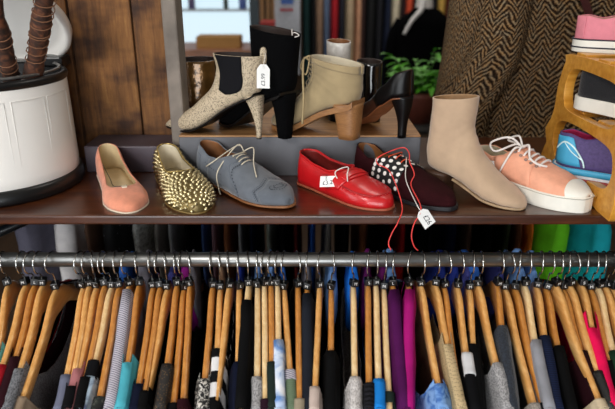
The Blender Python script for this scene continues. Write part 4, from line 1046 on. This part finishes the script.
# nx, xl, yl, y where cloth starts, y where strap ends, cloth, wood, description, kind, band
TABLE = [
 (8, 0, 335, 345, 0, 'teal_pale', 0, 'pale teal top leftmost on the front rail', 'top'),
 (26, 2, 368, 368, 0, 'red', 0, 'dark red top second from the left end of the front rail', 'top'),
 (35, 20, 343, 350, 0, 'maroon', 1, 'maroon top between the dark red top and the charcoal knit', 'top'),
 (43, 22, 364, 364, 0, 'charknit', 0, 'charcoal flecked knit jumper near the left end of the rail', 'jumper'),
 (56, 17, 409, 396, 0, 'beige', 0, 'taupe beige top right of the charcoal flecked knit', 'top'),
 (83.5, 60, 405, 376, 0, 'greyblue', 0, 'plain blue-grey top left of the dusty pink one', 'top'),
 (89.5, 73, 380, 385, 0, 'dark', 0, 'near-black top just left of the dusty pink top', 'top'),
 (96.5, 80, 362, 362, 0, 'pink', 0, 'dusty pink top left of the marbled blue and white one', 'top'),
 (105, 87, 374, 380, 0, 'black', 1, 'black top between the dusty pink and the marbled top', 'top'),
 (111.5, 93, 365, 376, 0, 'marble', 2, 'marbled blue and white top with a black shoulder band', 'top', (0, .05, 'dark')),
 (119, 99, 398, 398, 0, 'floral', 1, 'dark floral print top left of the grey ribbed cardigan', 'top'),
 (129, 115, 380, 288, 0, 'lgknit', 0, 'pale grey diagonally ribbed cardigan covering its whole hanger', 'cardigan'),
 (139, 129, 357, 357, 0, 'teal', 1, 'bright teal ribbed top right of the pale grey cardigan', 'top'),
 (153, 139, 380, 380, 0, 'navy', 1, 'plain navy top directly right of the teal ribbed top', 'top'),
 (160, 146, 380, 388, 0, 'black', 1, 'black top hidden between the navy and the brown speckled tops', 'top'),
 (167, 142, 409, 430, 0, 'coal', 0, 'charcoal black top whose bare hanger arm reaches the lower edge', 'top'),
 (177, 167, 367, 367, 0, 'speckle', 1, 'dark brown gold-speckled top in the left half of the rail', 'top'),
 (183.5, 172, 409, 430, 0, 'dark', 1, 'near-black top just right of the brown speckled top', 'top'),
 (190, 183, 405, 405, 0, 'maroon', 1, 'deep maroon top two hangers right of the brown speckled top', 'top'),
 (212.5, 205, 374, 374, 0, 'lace', 1, 'black and white lace pattern top', 'top'),
 (220, 217, 348, 348, 0, 'bwstripe', 0, 'bold black and white striped top', 'top'),
 (229, 214.6, 409, 430, 0, 'black', 0, 'black top just right of the bold striped top', 'top'),
 (239, 238, 361, 361, 0, 'navy', 0, 'deep navy top between the striped top and the grey knit', 'top'),
 (248.5, 247, 303, 303, 0, 'black', 2, 'black high-necked top left of the heather grey knit', 'top'),
 (257.6, 257, 378, 378, 0, 'greyknit', 2, 'heather grey fine knit jumper near the middle of the rail', 'jumper'),
 (264.5, 265.5, 407, 407, 0, 'darkplum', 2, 'dark plum top right of the heather grey knit', 'top'),
 (271, 272, 365, 365, 0, 'greygreen', 1, 'dark grey-green top left of the tie-dye top', 'top'),
 (277.5, 278.5, 343, 343, 0, 'tiedye', 2, 'white and sky blue tie-dye top near the middle', 'top'),
 (284, 290, 370, 370, 0, 'sage', 0, 'sage green top with a white and teal striped neck edge', 'top', (0, .016, 'lgknit')),
 (298, 299.5, 400, 400, 0, 'beigegrey', 1, 'stone beige top left of the dark slate one', 'top'),
 (307, 307, 400, 290, 0, 'slate', 1, 'dark slate top covering its hanger near the middle of the rail', 'top'),
 (319.7, 315, 388, 388, 0, 'palepink', 0, 'pale shell-pink top right of the dark slate one', 'top'),
 (331.4, 331, 350, 350, 0, 'black', 1, 'black top between the shell-pink top and the white knit', 'top'),
 (353.5, 355, 378, 378, 0, 'whiteknit', 2, 'off-white textured knit top in the middle of the rail', 'top'),
 (368, 369, 386, 386, 0, 'blkrib', 1, 'black ribbed top left of the bright blue top', 'top'),
 (376, 378.7, 382, 382, 0, 'blue', 2, 'bright cobalt blue top', 'top'),
 (384, 389, 391, 391, 402, 'greygreen', 2, 'vest with a dark green strap right of the bright blue top', 'vest'),
 (393, 397, 330, 287, 0, 'plum', 1, 'deep purple plum top left of the magenta one', 'top'),
 (409, 408, 400, 287, 0, 'magenta', 1, 'vivid magenta top covering its hanger from the neck', 'top'),
 (421, 437.7, 382, 382, 0, 'lbluepat', 0, 'light blue printed top right of the magenta one', 'top'),
 (436, 446, 338, 335, 0, 'dotknit', 0, 'beige dotted knit cardigan right of the light blue top', 'cardigan'),
 (444.5, 458.6, 388, 430, 0, 'black', 1, 'black top between the beige dotted knit and the white-banded top', 'top'),
 (457.8, 467, 355, 355, 0, 'dark', 0, 'black top with a broad lilac-white shoulder band', 'top', (0, .038, 'white')),
 (470, 473, 330, 330, 0, 'black', 0, 'plain black top left of the mid grey knit sleeve', 'top'),
 (478.5, 497, 366, 366, 0, 'greyknit', 0, 'mid grey flecked knit in the right half of the rail', 'jumper'),
 (497, 502, 329, 329, 0, 'navyknit', 1, 'navy-black chunky knit right of the mid grey flecked knit', 'jumper'),
 (506, 535.8, 405, 403, 0, 'fleece', 0, 'warm grey fleece low on its hanger right of the navy-black knit', 'fleece'),
 (516, 541, 390, 425, 0, 'coal', 1, 'charcoal black top left of the light grey draped top', 'top'),
 (525, 536, 345, 343, 0, 'lightgrey', 2, 'light grey draped jersey top left of the navy ribbed jumper', 'top'),
 (537.5, 545.4, 337, 337, 0, 'navyrib', 0, 'navy fine-ribbed jumper in the right half of the rail', 'jumper'),
 (547, 557, 335, 345, 0, 'black', 1, 'black top hidden right of the navy ribbed jumper', 'top'),
 (556, 599, 400, 402, 0, 'cream', 0, 'cream top low on its hanger near the right end', 'top'),
 (563, 586, 360, 350, 0, 'maroon', 1, 'dark maroon top between the cream and the sequinned tops', 'top'),
 (570, 599, 374, 374, 0, 'sequin', 0, 'black sequinned top left of the hot pink one', 'top'),
 (582, 593, 332, 314, 0, 'hotpink', 0, 'hot pink top near the right end of the rail', 'top'),
 (591, 606, 340, 350, 0, 'black', 1, 'black top right of the hot pink one', 'top'),
 (598.5, 609, 330, 352, 0, 'darkgreen', 2, 'dark green top near the right end, beyond the hot pink one', 'top'),
 (606, 621, 335, 350, 0, 'coal', 0, 'charcoal black top second from the right end of the rail', 'top'),
 (613.5, 629, 335, 345, 0, 'dark', 0, 'near-black top at the very right end of the rail', 'top'),
]
for k, h in dict(cblue='#2f5fae', cpurple='#3d3f7c', cmag='#8e1f7c', csky='#6a8fc4', cbright='#1c6fd0', cplum='#5a1452', cnavy='#1c2a70', ctan='#7a5c46', cgrey='#6d6a72').items(): col(k, h)
COLL = [(119, 13, 'cblue', 'blue bunched collar'), (139, 12, 'cgrey', 'grey bunched collar'), (167, 12, 'cpurple', 'violet-blue bunched collar'), (183.5, 15, 'cmag', 'magenta bunched collar'), (190, 8, 'cgrey', 'grey bunched collar'), (203, 8, 'ctan', 'tan bunched collar'), (220, 8, 'ctan', 'tan bunched collar'), (239, 8, 'cnavy', 'navy bunched collar'), (257.6, 8, 'csky', 'sky blue bunched collar'), (271, 7, 'csky', 'sky blue bunched collar'), (284, 8, 'cblue', 'blue bunched collar'), (307, 9, 'cgrey', 'grey bunched collar'), (331.4, 11, 'csky', 'sky blue bunched collar'), (353.5, 12, 'cbright', 'bright blue bunched collar'), (368, 10, 'cplum', 'plum bunched collar'), (384, 12, 'cplum', 'plum bunched collar'), (393, 14, 'csky', 'sky blue bunched collar'), (444.5, 16, 'cnavy', 'navy bunched collar'), (457.8, 14, 'cnavy', 'navy bunched collar'), (470, 14, 'cpurple', 'violet-blue bunched collar'), (478.5, 16, 'cblue', 'blue bunched collar'), (506, 10, 'cpurple', 'violet-blue bunched collar'), (525, 14, 'csky', 'sky blue bunched collar'), (537.5, 12, 'csky', 'sky blue bunched collar')]
used = set()
TBX = dict(beige=.022, greyblue=.016, teal=.019, lbluepat=.024, hotpink=.025, pink=.014, cream=.017, magenta=.014, charknit=.015, marble=.014, dotknit=.013, palepink=.016, sage=.015, lightgrey=.015, red=.014, greyknit=.013)
dn = (0-CAM.y)*cp-(ZN-CAM.z)*sp
letters = 'MMLMSMMLSM'
for i, row in enumerate(TABLE):
    nx, xl, yl, ys_, ye, ck, wd, desc, cat = row[:9]; band = row[9] if len(row) > 9 else None
    X0 = (nx-307.5)/F*dn
    ya = yaw_for(X0, nx, xl, yl)
    gapl = (nx-TABLE[i-1][0])/F*dn if i else .02; gapr = (TABLE[i+1][0]-nx)/F*dn if i < len(TABLE)-1 else .02
    tb = min(.018, max(.0098, .52*(gapl+gapr)))
    tb = TBX.get(ck, tb)
    h = thing('clothes_hanger', 'wooden hanger carrying the '+desc, 'hanger', (X0, 0, ZN), ya, 'wooden clothes hangers on the front rail')
    hrnd = random.Random(i*7+1); dz = hrnd.choice(DZ); h.location.z = ZN+dz; hy = hrnd.uniform(-.28, .28)
    for key, nm in (('body', 'wooden_bar'), (('hook', dz), 'wire_hook'), (('tip', dz), 'hook_tip'), ('marker', 'size_marker')):
        c = proto[key].copy(); C.objects.link(c); c.parent = h; c.name = nm
        if key not in ('body',): c.rotation_euler = (0, 0, hy if key != 'marker' else hrnd.uniform(-.5, .5))
        if key == 'marker': c.rotation_euler.x = hrnd.uniform(-.15, .2); c.rotation_euler.y = hrnd.uniform(-.2, .2)
        if key == 'body': c.data = body_meshes[wd]
        if key == 'marker':
            l_ = tm[letters[i % 10]].copy(); C.objects.link(l_); l_.parent = c; l_.location = (0, -.0087, .006); l_.rotation_euler = (PI/2, 0, 0); l_.name = 'size_letter'
    y0 = min(s_for(X0, ya, ys_), HW-.012)
    if ys_ <= 292: y0 = .022
    y1 = HW+.006
    W = HW+.006
    if ye: y1 = s_for(X0, ya, ye); W = HW
    bd = None
    if band: bd = (y0+band[0]-.001 if band[2] != 'dark' else y0-.0-.03, y0+band[1] if band[2] != 'dark' else y0+.004, K[band[2]])
    if band and band[2] == 'dark': bd = (s_for(X0, ya, 362), s_for(X0, ya, 378), K['dark'])
    g = garment({'top': 'blouse', 'jumper': 'knitted_jumper', 'cardigan': 'knitted_cardigan', 'vest': 'sleeveless_vest', 'fleece': 'fleece_pullover'}[cat], (X0, 0, ZN+dz), ya, y0, y1, W, tb, K[ck], i, band=bd,
        nd=.03+.35*y0, wr=.0028 if tb > .011 else .0016)
    tag(g, desc, cat, 'clothes on the front rail')
    for cx, cw, ck2, cl in COLL:
        if abs(nx-cx) < 3.4 and cx not in used:
            used.add(cx); bm = bmesh.new(); rows = []; r3 = random.Random(int(cx))
            for k in range(13):
                f = k/12; y = .035+.15*f; zt = armz_s(y)+.004; x = cw/600*1.35/2*(.55+.6*math.sin(PI*min(1, f*1.1+.12)))
                rows.append([(x*math.copysign(abs(math.cos(a))**.8, math.cos(a))*(1+.15*math.sin(4*a+f*9)), y+.006*math.sin(3*a), zt-.02+(.045+.055*min(1, f*3)+.008*math.sin(f*11+cx))*math.sin(a)) for a in [2*PI*q/18 for q in range(18)]])
            capped_loft(bm, rows); o = obj('bunched_collar', bm, K[ck2], g); o['label'] = cl
for k in list(proto): bpy.data.objects.remove(proto[k])
for o in tm.values(): bpy.data.objects.remove(o)

# ================================================================== REAR CLOTHES under the shelf
YB = .60; ZB = 1.03
bm = bmesh.new(); tube(bm, [(-1.35, YB, ZB+.012), (1.55, YB, ZB+.012)], .0125, 18); rr = obj('rear_rail', bm, M_steel)
tag(rr, 'steel rail behind and below the shelf carrying the rear row of clothes', 'rail')
for x in (-1.33, 1.53):
    bm = bmesh.new(); tube(bm, [(x, YB, 0), (x, YB, ZB+.02)], .012, 12); obj('rail_leg', bm, M_steel, rr)
K['wool'] = knit('pale_wool', '#dcdcd6', '#96958e', 120)
for k, h in dict(whiteblouse='#f0eae8', browncoat='#5e4436', dgrey='#9a938b', mgrey='#adadb0', duskblue='#465c90', mauve='#94707a', rust='#8e5536', sage2='#a9b0a4', maroon2='#6e2422', cobalt='#2f62c0', redx='#b81c20', olive='#3b4428', orange='#ff8a30', green='#74d828', tealx='#1ea6b0', blackx='#060608', navyx='#141c38', wallgrey='#5c5966').items(): col(k, h)
K['whitedot'] = dots('black_white_dotted', '#09090b', '#8d8f96', 60, .13, .8, .4)
REAR = [(22, 38, 'wallgrey', 'plum-grey coat at the far left of the rear row'), (62, 36, 'whiteblouse', 'white blouse hanging behind the rail under the white bin'), (88, 14, 'browncoat', 'brown coat right of the white blouse in the rear row'), (110, 26, 'whitedot', 'black top with small white dots in the rear row'), (137, 17, 'wool', 'fuzzy pale grey woollen sleeve below the coral flat'),
 (157, 12, 'dgrey', 'taupe grey garment in the rear row below the studded loafer'), (171, 12, 'mgrey', 'mid grey garment in the rear row below the studded loafer'), (188, 14, 'blackx', 'black garment between mid grey and dusk blue in the rear row'), (203, 9, 'duskblue', 'dusk blue garment in the rear row below the brogue'), (213, 9, 'mauve', 'mauve brown garment in the rear row below the brogue'), (226, 12, 'rust', 'rust brown garment in the rear row below the brogue'), (240, 8, 'mgrey', 'narrow grey garment in the rear row below the brogue toe'),
 (252, 10, 'navyx', 'dark navy garment in the rear row left of the sage one'), (269, 10, 'sage2', 'sage grey garment in the rear row left of the red moccasin'), (283, 14, 'blackx', 'black garment right of the sage grey one in the rear row'), (296, 9, 'maroon2', 'maroon garment in the rear row below the red moccasin heel'), (312, 9, 'cobalt', 'cobalt blue garment in the rear row below the moccasin'), (328, 10, 'dgrey', 'dark taupe garment in the rear row below the moccasin middle'), (345, 12, 'blackx', 'black garment in the rear row below the moccasin toe'), (364, 12, 'rust', 'brown garment in the rear row behind the red cord'), (384, 16, 'blackx', 'black garment left of the dark red one in the rear row'),
 (403, 10, 'redx', 'dark red garment in the rear row between the red cord strands'), (424, 22, 'blackx', 'black garment behind the hanging price tag in the rear row'), (453, 14, 'navyx', 'dark navy garment in the rear row below the chelsea boot'), (470, 12, 'browncoat', 'dark brown garment in the rear row below the chelsea boot toe'), (489, 18, 'blackx', 'black garment left of the olive one in the rear row'), (508, 10, 'olive', 'olive garment in the rear row below the peach sneaker'), (520, 8, 'rust', 'rust garment between olive and orange in the rear row'), (531, 10, 'orange', 'orange garment in the rear row below the peach sneaker toe'), (560, 36, 'green', 'bright lime green garment in the rear row'), (602, 40, 'tealx', 'crumpled teal garment at the right end of the rear row')]
def flat_top(y): return -.055*(abs(y)/.23)**1.3
for i, (px, wpx, ck, desc) in enumerate(REAR):
    p = aty(px, 238, .42); q = aty(px+wpx/2, 238, .42); hw_ = q.x-p.x
    X = p.x*(1.0); sc = min(.05, hw_*.94)
    bm = bmesh.new(); rnd = random.Random(i+50); ph = [rnd.uniform(0, 6) for _ in range(4)]; rows = []
    ln = .50
    for j in range(15):
        z = -ln*j/14; r = []
        sh = min(1, .12+j/3.2); W = .185*(.45+.55*min(1, j/2.2)**.6)
        for k in range(40):
            th = 2*PI*k/40; c, s_ = math.cos(th), math.sin(th)
            wv = 1+.16*math.sin(th*4+ph[0]+z*8)+.10*math.sin(th*9+ph[1]-z*14)
            r.append((sc*sh*math.copysign(abs(c)**.8, c)*wv+(hw_*.9-sc*.9)*math.sin(z*10+ph[2])*.4, W*math.copysign(abs(s_)**.8, s_)*(1+.03*math.sin(z*20+ph[3])), z))
        rows.append(r)
    capped_loft(bm, rows); o = obj('hanging_garment', bm, K[ck]); o.location = (X, YB, ZB)
    tag(o, desc, 'garment', 'clothes in the rear row under the shelf')

# ================================================================== SHOP BACKGROUND
# counter and box by the window
YW = 3.0
a = aty(184, 50, YW); b = aty(262, 50, YW)
ctr = thing('counter', 'wooden counter top under the bright window', 'counter', (0, YW, 0))
bm = bmesh.new(); box(bm, a.x-.5, b.x, 0, .5, a.z-.05, a.z); mod_bev(obj('top', bm, wood('counter_wood', '#7d4f36', '#9a6648', '#ab7a58', .6, 'X', .5, .1), ctr, smooth=False), .005)
bm = bmesh.new(); box(bm, a.x-.48, b.x-.02, .03, .48, 0, a.z-.05); obj('base', bm, plain('dark_base', '#1e1a18', .7), ctr, smooth=False)
c0 = aty(197, 50, YW+.12); c1 = aty(240, 42, YW+.12)
bm = bmesh.new(); box(bm, c0.x, c1.x, YW+.1, YW+.3, a.z, a.z+.075); o = obj('cardboard_box', bm, plain('kraft_card', '#a3773f', .8, 0, .06, 10), smooth=False); mod_bev(o, .003); tag(o, 'low tan cardboard box on the counter below the window', 'box')
# things seen in the window
for (px, w_, hh, c_, d) in ((192, 7, .16, '#6b5f86', 'violet bottle standing inside the window top left'), (226, 5, .17, '#4c5548', 'olive green bottle standing inside the window'), (243, 8, .15, '#5a6fb0', 'blue and violet jar inside the window at right')):
    p = aty(px, 9, 4.85); r_ = abs(aty(px+w_/2, 9, 4.85).x-p.x)
    bm = bmesh.new(); lathe(bm, [(.001, 0), (r_, .0), (r_, hh*.7), (r_*.45, hh*.85), (r_*.45, hh), (.001, hh)], 20); o = obj('bottle', bm, plain('glass_'+c_[1:], c_, .3)); o.location = (p.x, 4.85, p.z); tag(o, d, 'bottle')
p0 = aty(180, 9, 4.85); p1 = aty(252, 9, 4.85)
bm = bmesh.new(); box(bm, p0.x-.4, p1.x+.05, 4.78, 4.96, p0.z-.02, p0.z); o = obj('window_shelf', bm, plain('pale_shelf', '#c9d3d8', .5), smooth=False); tag(o, 'pale narrow shelf crossing the bright window', 'shelf')
# post right of the window
a = aty(250, 30, 2.7); b = aty(259, 30, 2.7)
bm = bmesh.new(); box(bm, a.x, b.x, 2.7, 2.76, 0, 2.9); o = obj('shop_post', bm, plain('dark_teal_post', '#1a2c33', .5), smooth=False); tag(o, 'dark teal upright post at the right side of the window', 'post')
# shelving with poster
a = aty(259, 30, 3.4); b = aty(302, 30, 3.4)
bc = thing('bookcase', 'brown bookcase standing behind the tall black boot', 'bookcase', (0, 3.4, 0))
bm = bmesh.new(); box(bm, a.x, b.x, .02, .3, 0, 2.1); obj('back_panel', bm, plain('brown_board', '#4f3a26', .7, 0, .3, 8), bc, smooth=False)
for k, px in enumerate((262, 268, 273)):
    q = aty(px, 10, 3.36); bm = bmesh.new(); box(bm, q.x-.012, q.x+.012, -.03, .05, 0, 2.1); obj('upright', bm, plain('bookcase_edge', '#8a6236', .6), bc, smooth=False)
q0 = aty(275, 32, 3.32); q1 = aty(300, -10, 3.32)
bd = thing('notice_board', 'white notice board with a blue picture and red line of print', 'notice', (0, 3.32, 0))
bm = bmesh.new(); box(bm, q0.x, q1.x, 0, .03, q0.z-.3, q1.z+.1); mod_bev(obj('board', bm, plain('notice_white', '#b9bcc4', .6), bd, smooth=False), .004)
q0 = aty(281, 4, 3.31); q1 = aty(293, -8, 3.31); bm = bmesh.new(); box(bm, q0.x, q1.x, -.012, -.001, q0.z, q1.z); obj('picture', bm, plain('notice_blue', '#3f62a8', .6), bd, smooth=False)
q0 = aty(280, 11, 3.31); q1 = aty(293, 8.5, 3.31); bm = bmesh.new(); box(bm, q0.x, q1.x, -.012, -.001, q0.z, q1.z); obj('print_line', bm, plain('notice_red', '#a8323a', .6), bd, smooth=False)
q0 = aty(260, 28, 2.9); q1 = aty(274, 22, 2.9)
bm = bmesh.new(); box(bm, q0.x, q1.x, 2.9, 3.1, q0.z-.05, q1.z); o = obj('red_box', bm, plain('red_card', '#a32a24', .6), smooth=False); mod_bev(o, .004); tag(o, 'small red box beside the dark post behind the black boot', 'box')
bm = bmesh.new(); box(bm, q0.x-.05, q1.x+.05, 2.88, 3.15, 0, q0.z-.05); o = obj('side_table', bm, MATS['dark_base'], smooth=False); mod_bev(o, .004); tag(o, 'dark pedestal carrying the small red box', 'pedestal')

# rear shop clothes rack
YG = 3.7
bm = bmesh.new(); tube(bm, [(-.1, YG, 1.72), (1.9, YG, 1.72)], .014, 14); gr = obj('back_shop_rail', bm, M_steel); tag(gr, 'steel rail carrying the blurred clothes at the back of the shop', 'rail')
for x in (-.08, 1.88):
    bm = bmesh.new(); tube(bm, [(x, YG, 0), (x, YG, 1.73)], .013, 12); obj('rail_leg', bm, M_steel, gr)
BG = [(306, 11, '#123a3a', 'dark green'), (314, 6, '#0d0d10', 'black'), (320, 11, '#9c7c64', 'taupe'), (327, 9, '#5d6f8c', 'grey blue'), (335, 9, '#b81824', 'red'), (342, 8, '#1c1d2c', 'dark navy'), (350, 12, '#c0a888', 'sandy'), (359, 9, '#d09a78', 'peach tan'), (363, 7, '#3c2420', 'dark brown'), (371, 11, '#0b0b0e', 'jet black'), (380, 8, '#14141c', 'blue-black'), (388, 8, '#101c38', 'navy'), (396, 11, '#d8caae', 'cream'), (403, 6, '#2c1216', 'wine'), (409, 10, '#d8502e', 'orange red'), (416, 7, '#1c1c22', 'charcoal'), (424, 9, '#2c1818', 'brown black'), (433, 8, '#141418', 'soft black'), (441, 12, '#e0b458', 'mustard yellow'), (451, 10, '#7c2c30', 'brick red'), (461, 10, '#3a2c3c', 'dull purple'), (470, 10, '#241c1c', 'umber'), (480, 10, '#0e0e12', 'inky')]
for i, (px, wpx, h_, nm) in enumerate(BG):
    p = aty(px, 30, YG-.2); q = aty(px+wpx*.5, 30, YG-.2); sc = (q.x-p.x)*1.0
    bm = bmesh.new(); rnd = random.Random(i+150); ph = [rnd.uniform(0, 6) for _ in range(4)]; rows = []
    ln = .85+.25*rnd.random()
    for j in range(14):
        z = -ln*j/13; r = []; sh = min(1, .12+j/3.2); W = .2*(.35+.65*min(1, j/2.5))
        for k in range(32):
            th = 2*PI*k/32; c, s_ = math.cos(th), math.sin(th); wv = 1+.14*math.sin(th*4+ph[0]+z*6)+.08*math.sin(th*9+ph[1])
            r.append((sc*sh*math.copysign(abs(c)**.8, c)*wv, W*math.copysign(abs(s_)**.8, s_), z))
        rows.append(r)
    capped_loft(bm, rows); o = obj('hanging_dress', bm, plain('shop_cloth_'+h_[1:], h_, .85, 0, .12, 12, .2)); o.location = (p.x, YG, 1.71)
    tag(o, nm+' garment among the blurred clothes on the back shop rail', 'garment', 'blurred clothes on the back shop rail')

# mannequin with black jacket
YM = 3.05
p = aty(424, 10, YM)
mq = thing('mannequin', 'white mannequin torso in a black jacket behind the green plant', 'mannequin', (p.x, YM, 0))
def sup(rows, n=40, e=.9):
    out = []
    for z, x, w, d in [catm(rows, i/5) for i in range((len(rows)-1)*5+1)]:
        out.append([(x+w*math.copysign(abs(math.cos(2*PI*k/n))**e, math.cos(2*PI*k/n)), d*math.copysign(abs(math.sin(2*PI*k/n))**e, math.sin(2*PI*k/n)), z) for k in range(n)])
    return out
zt = aty(424, 0, YM).z
bm = bmesh.new(); capped_loft(bm, sup([(zt+.10, 0, .05, .055), (zt+.04, 0, .05, .055), (zt-.03, 0, .055, .06), (zt-.09, 0, .07, .07), (zt-.16, 0, .12, .08), (zt-.4, 0, .12, .09), (zt-.55, 0, .13, .09)])); obj('torso', bm, plain('mannequin_white', '#d8d2cc', .4), mq)
bm = bmesh.new(); R_ = sup([(zt-.05, .01, .065, .07), (zt-.085, .01, .11, .09), (zt-.14, .0, .165, .12), (zt-.25, .0, .18, .13), (zt-.4, 0, .18, .135), (zt-.6, 0, .17, .13), (zt-.8, 0, .19, .14)]); grid(bm, R_, cv=True); o = obj('jacket', bm, plain('jacket_black', '#030304', .9, spec=.05), mq); mod_solid(o, .006, 1)
for sg in (1, -1):
    bm = bmesh.new(); tube(bm, [(sg*.13, 0, zt-.14), (sg*.19, -.01, zt-.26), (sg*.21, -.03, zt-.5), (sg*.20, -.05, zt-.72)], .05, 16, smooth=4, rfun=lambda f: .056-.018*f); obj('jacket_sleeve', bm, MATS['jacket_black'], mq)
bm = bmesh.new(); c0 = aty(421, 10, YM-.13)-Vector((p.x, YM, 0)); c1 = aty(404, 34, YM-.17)-Vector((p.x, YM, 0))
tube(bm, [c0+Vector((.01, .02, .05)), c0, (c0+c1)/2+Vector((-.005, -.005, .01)), c1], .02, 10, smooth=4, rfun=lambda f: .020-.010*f); obj('white_collar', bm, plain('collar_white', '#dedad6', .7), mq)
bm = bmesh.new(); lathe(bm, [(.001, 0), (.16, 0), (.16, .02), (.02, .03), (.018, zt-.5), (.001, zt-.5)], 24); obj('stand', bm, M_blk, mq)

# plant on a stool
YPl = 1.55
p = aty(418, 90, YPl); zpot = p.z
ps = thing('stool', 'dark round stool carrying the potted plant', 'stool', (p.x, YPl, 0))
bm = bmesh.new(); lathe(bm, [(.001, zpot-.16), (.15, zpot-.16), (.15, zpot-.135), (.001, zpot-.135)], 28); obj('seat', bm, MATS['dark_base'], ps)
for k in range(3):
    a = k*2*PI/3+.4; bm = bmesh.new(); tube(bm, [(.10*math.cos(a), .10*math.sin(a), zpot-.16), (.16*math.cos(a), .16*math.sin(a), 0)], .012, 8); obj('leg', bm, MATS['dark_base'], ps)
pl = thing('potted_plant', 'leafy green plant in a reddish brown pot behind the court shoe', 'plant', (p.x, YPl, zpot-.135))
bm = bmesh.new(); lathe(bm, [(.001, 0), (.075, 0), (.10, .11), (.105, .135), (.095, .135), (.085, .11), (.001, .11)], 32); obj('pot', bm, plain('terracotta_pot', '#5e2a1c', .6), pl)
bm = bmesh.new(); bs = bmesh.new(); rnd = random.Random(3)
def leaf(bm, b, d, L, w):
    d = d.normalized(); s_ = d.cross(Vector((0, 0, 1)));
    if s_.length < .1: s_ = Vector((1, 0, 0))
    s_.normalize(); up = s_.cross(d); rows = []
    for i in range(6):
        f = i/5; ww = w*math.sin(PI*min(.98, f*.94+.03))**.8; c = b+d*L*f+Vector((0, 0, -L*.35*f*f)); rows.append([c-s_*ww+up*ww*.3, c, c+s_*ww+up*ww*.3])
    grid(bm, rows)
for k in range(44):
    a = rnd.uniform(0, 2*PI); el = rnd.uniform(.35, 1.35); R_ = rnd.uniform(.10, .26)
    tip = Vector((math.cos(a)*math.cos(el)*R_*1.0, math.sin(a)*math.cos(el)*R_, .115+math.sin(el)*R_*.75)); mid = tip*.5+Vector((0, 0, .05))
    tube(bs, [Vector((.02*math.cos(a), .02*math.sin(a), .10)), mid, tip], .0022, 5, smooth=3)
    for q in range(6):
        f = .35+.65*q/5; b = Vector((0, 0, .10)).lerp(tip, f)+Vector((0, 0, .05*4*f*(1-f)*.5)); aa = a+rnd.uniform(-1.6, 1.6)
        leaf(bm, b, Vector((math.cos(aa), math.sin(aa), rnd.uniform(-.1, .7))), rnd.uniform(.045, .08), rnd.uniform(.010, .018))
obj('foliage', bm, plain('leaf_green', '#5cae2b', .5, 0, .35, 14), pl, merge=False); obj('stems', bs, plain('stem_green', '#3b5a24', .6), pl, merge=False)

# ------------------------------------------------------------------ view
vs = bpy.context.scene.view_settings
bpy.context.scene.display_settings.display_device = 'sRGB'
vs.view_transform = 'Standard'; vs.look = 'None'; vs.exposure = -.17; vs.gamma = 1; vs.use_curve_mapping = False
sc = bpy.context.scene; sc.cycles.use_denoising = True; sc.cycles.max_bounces = 6
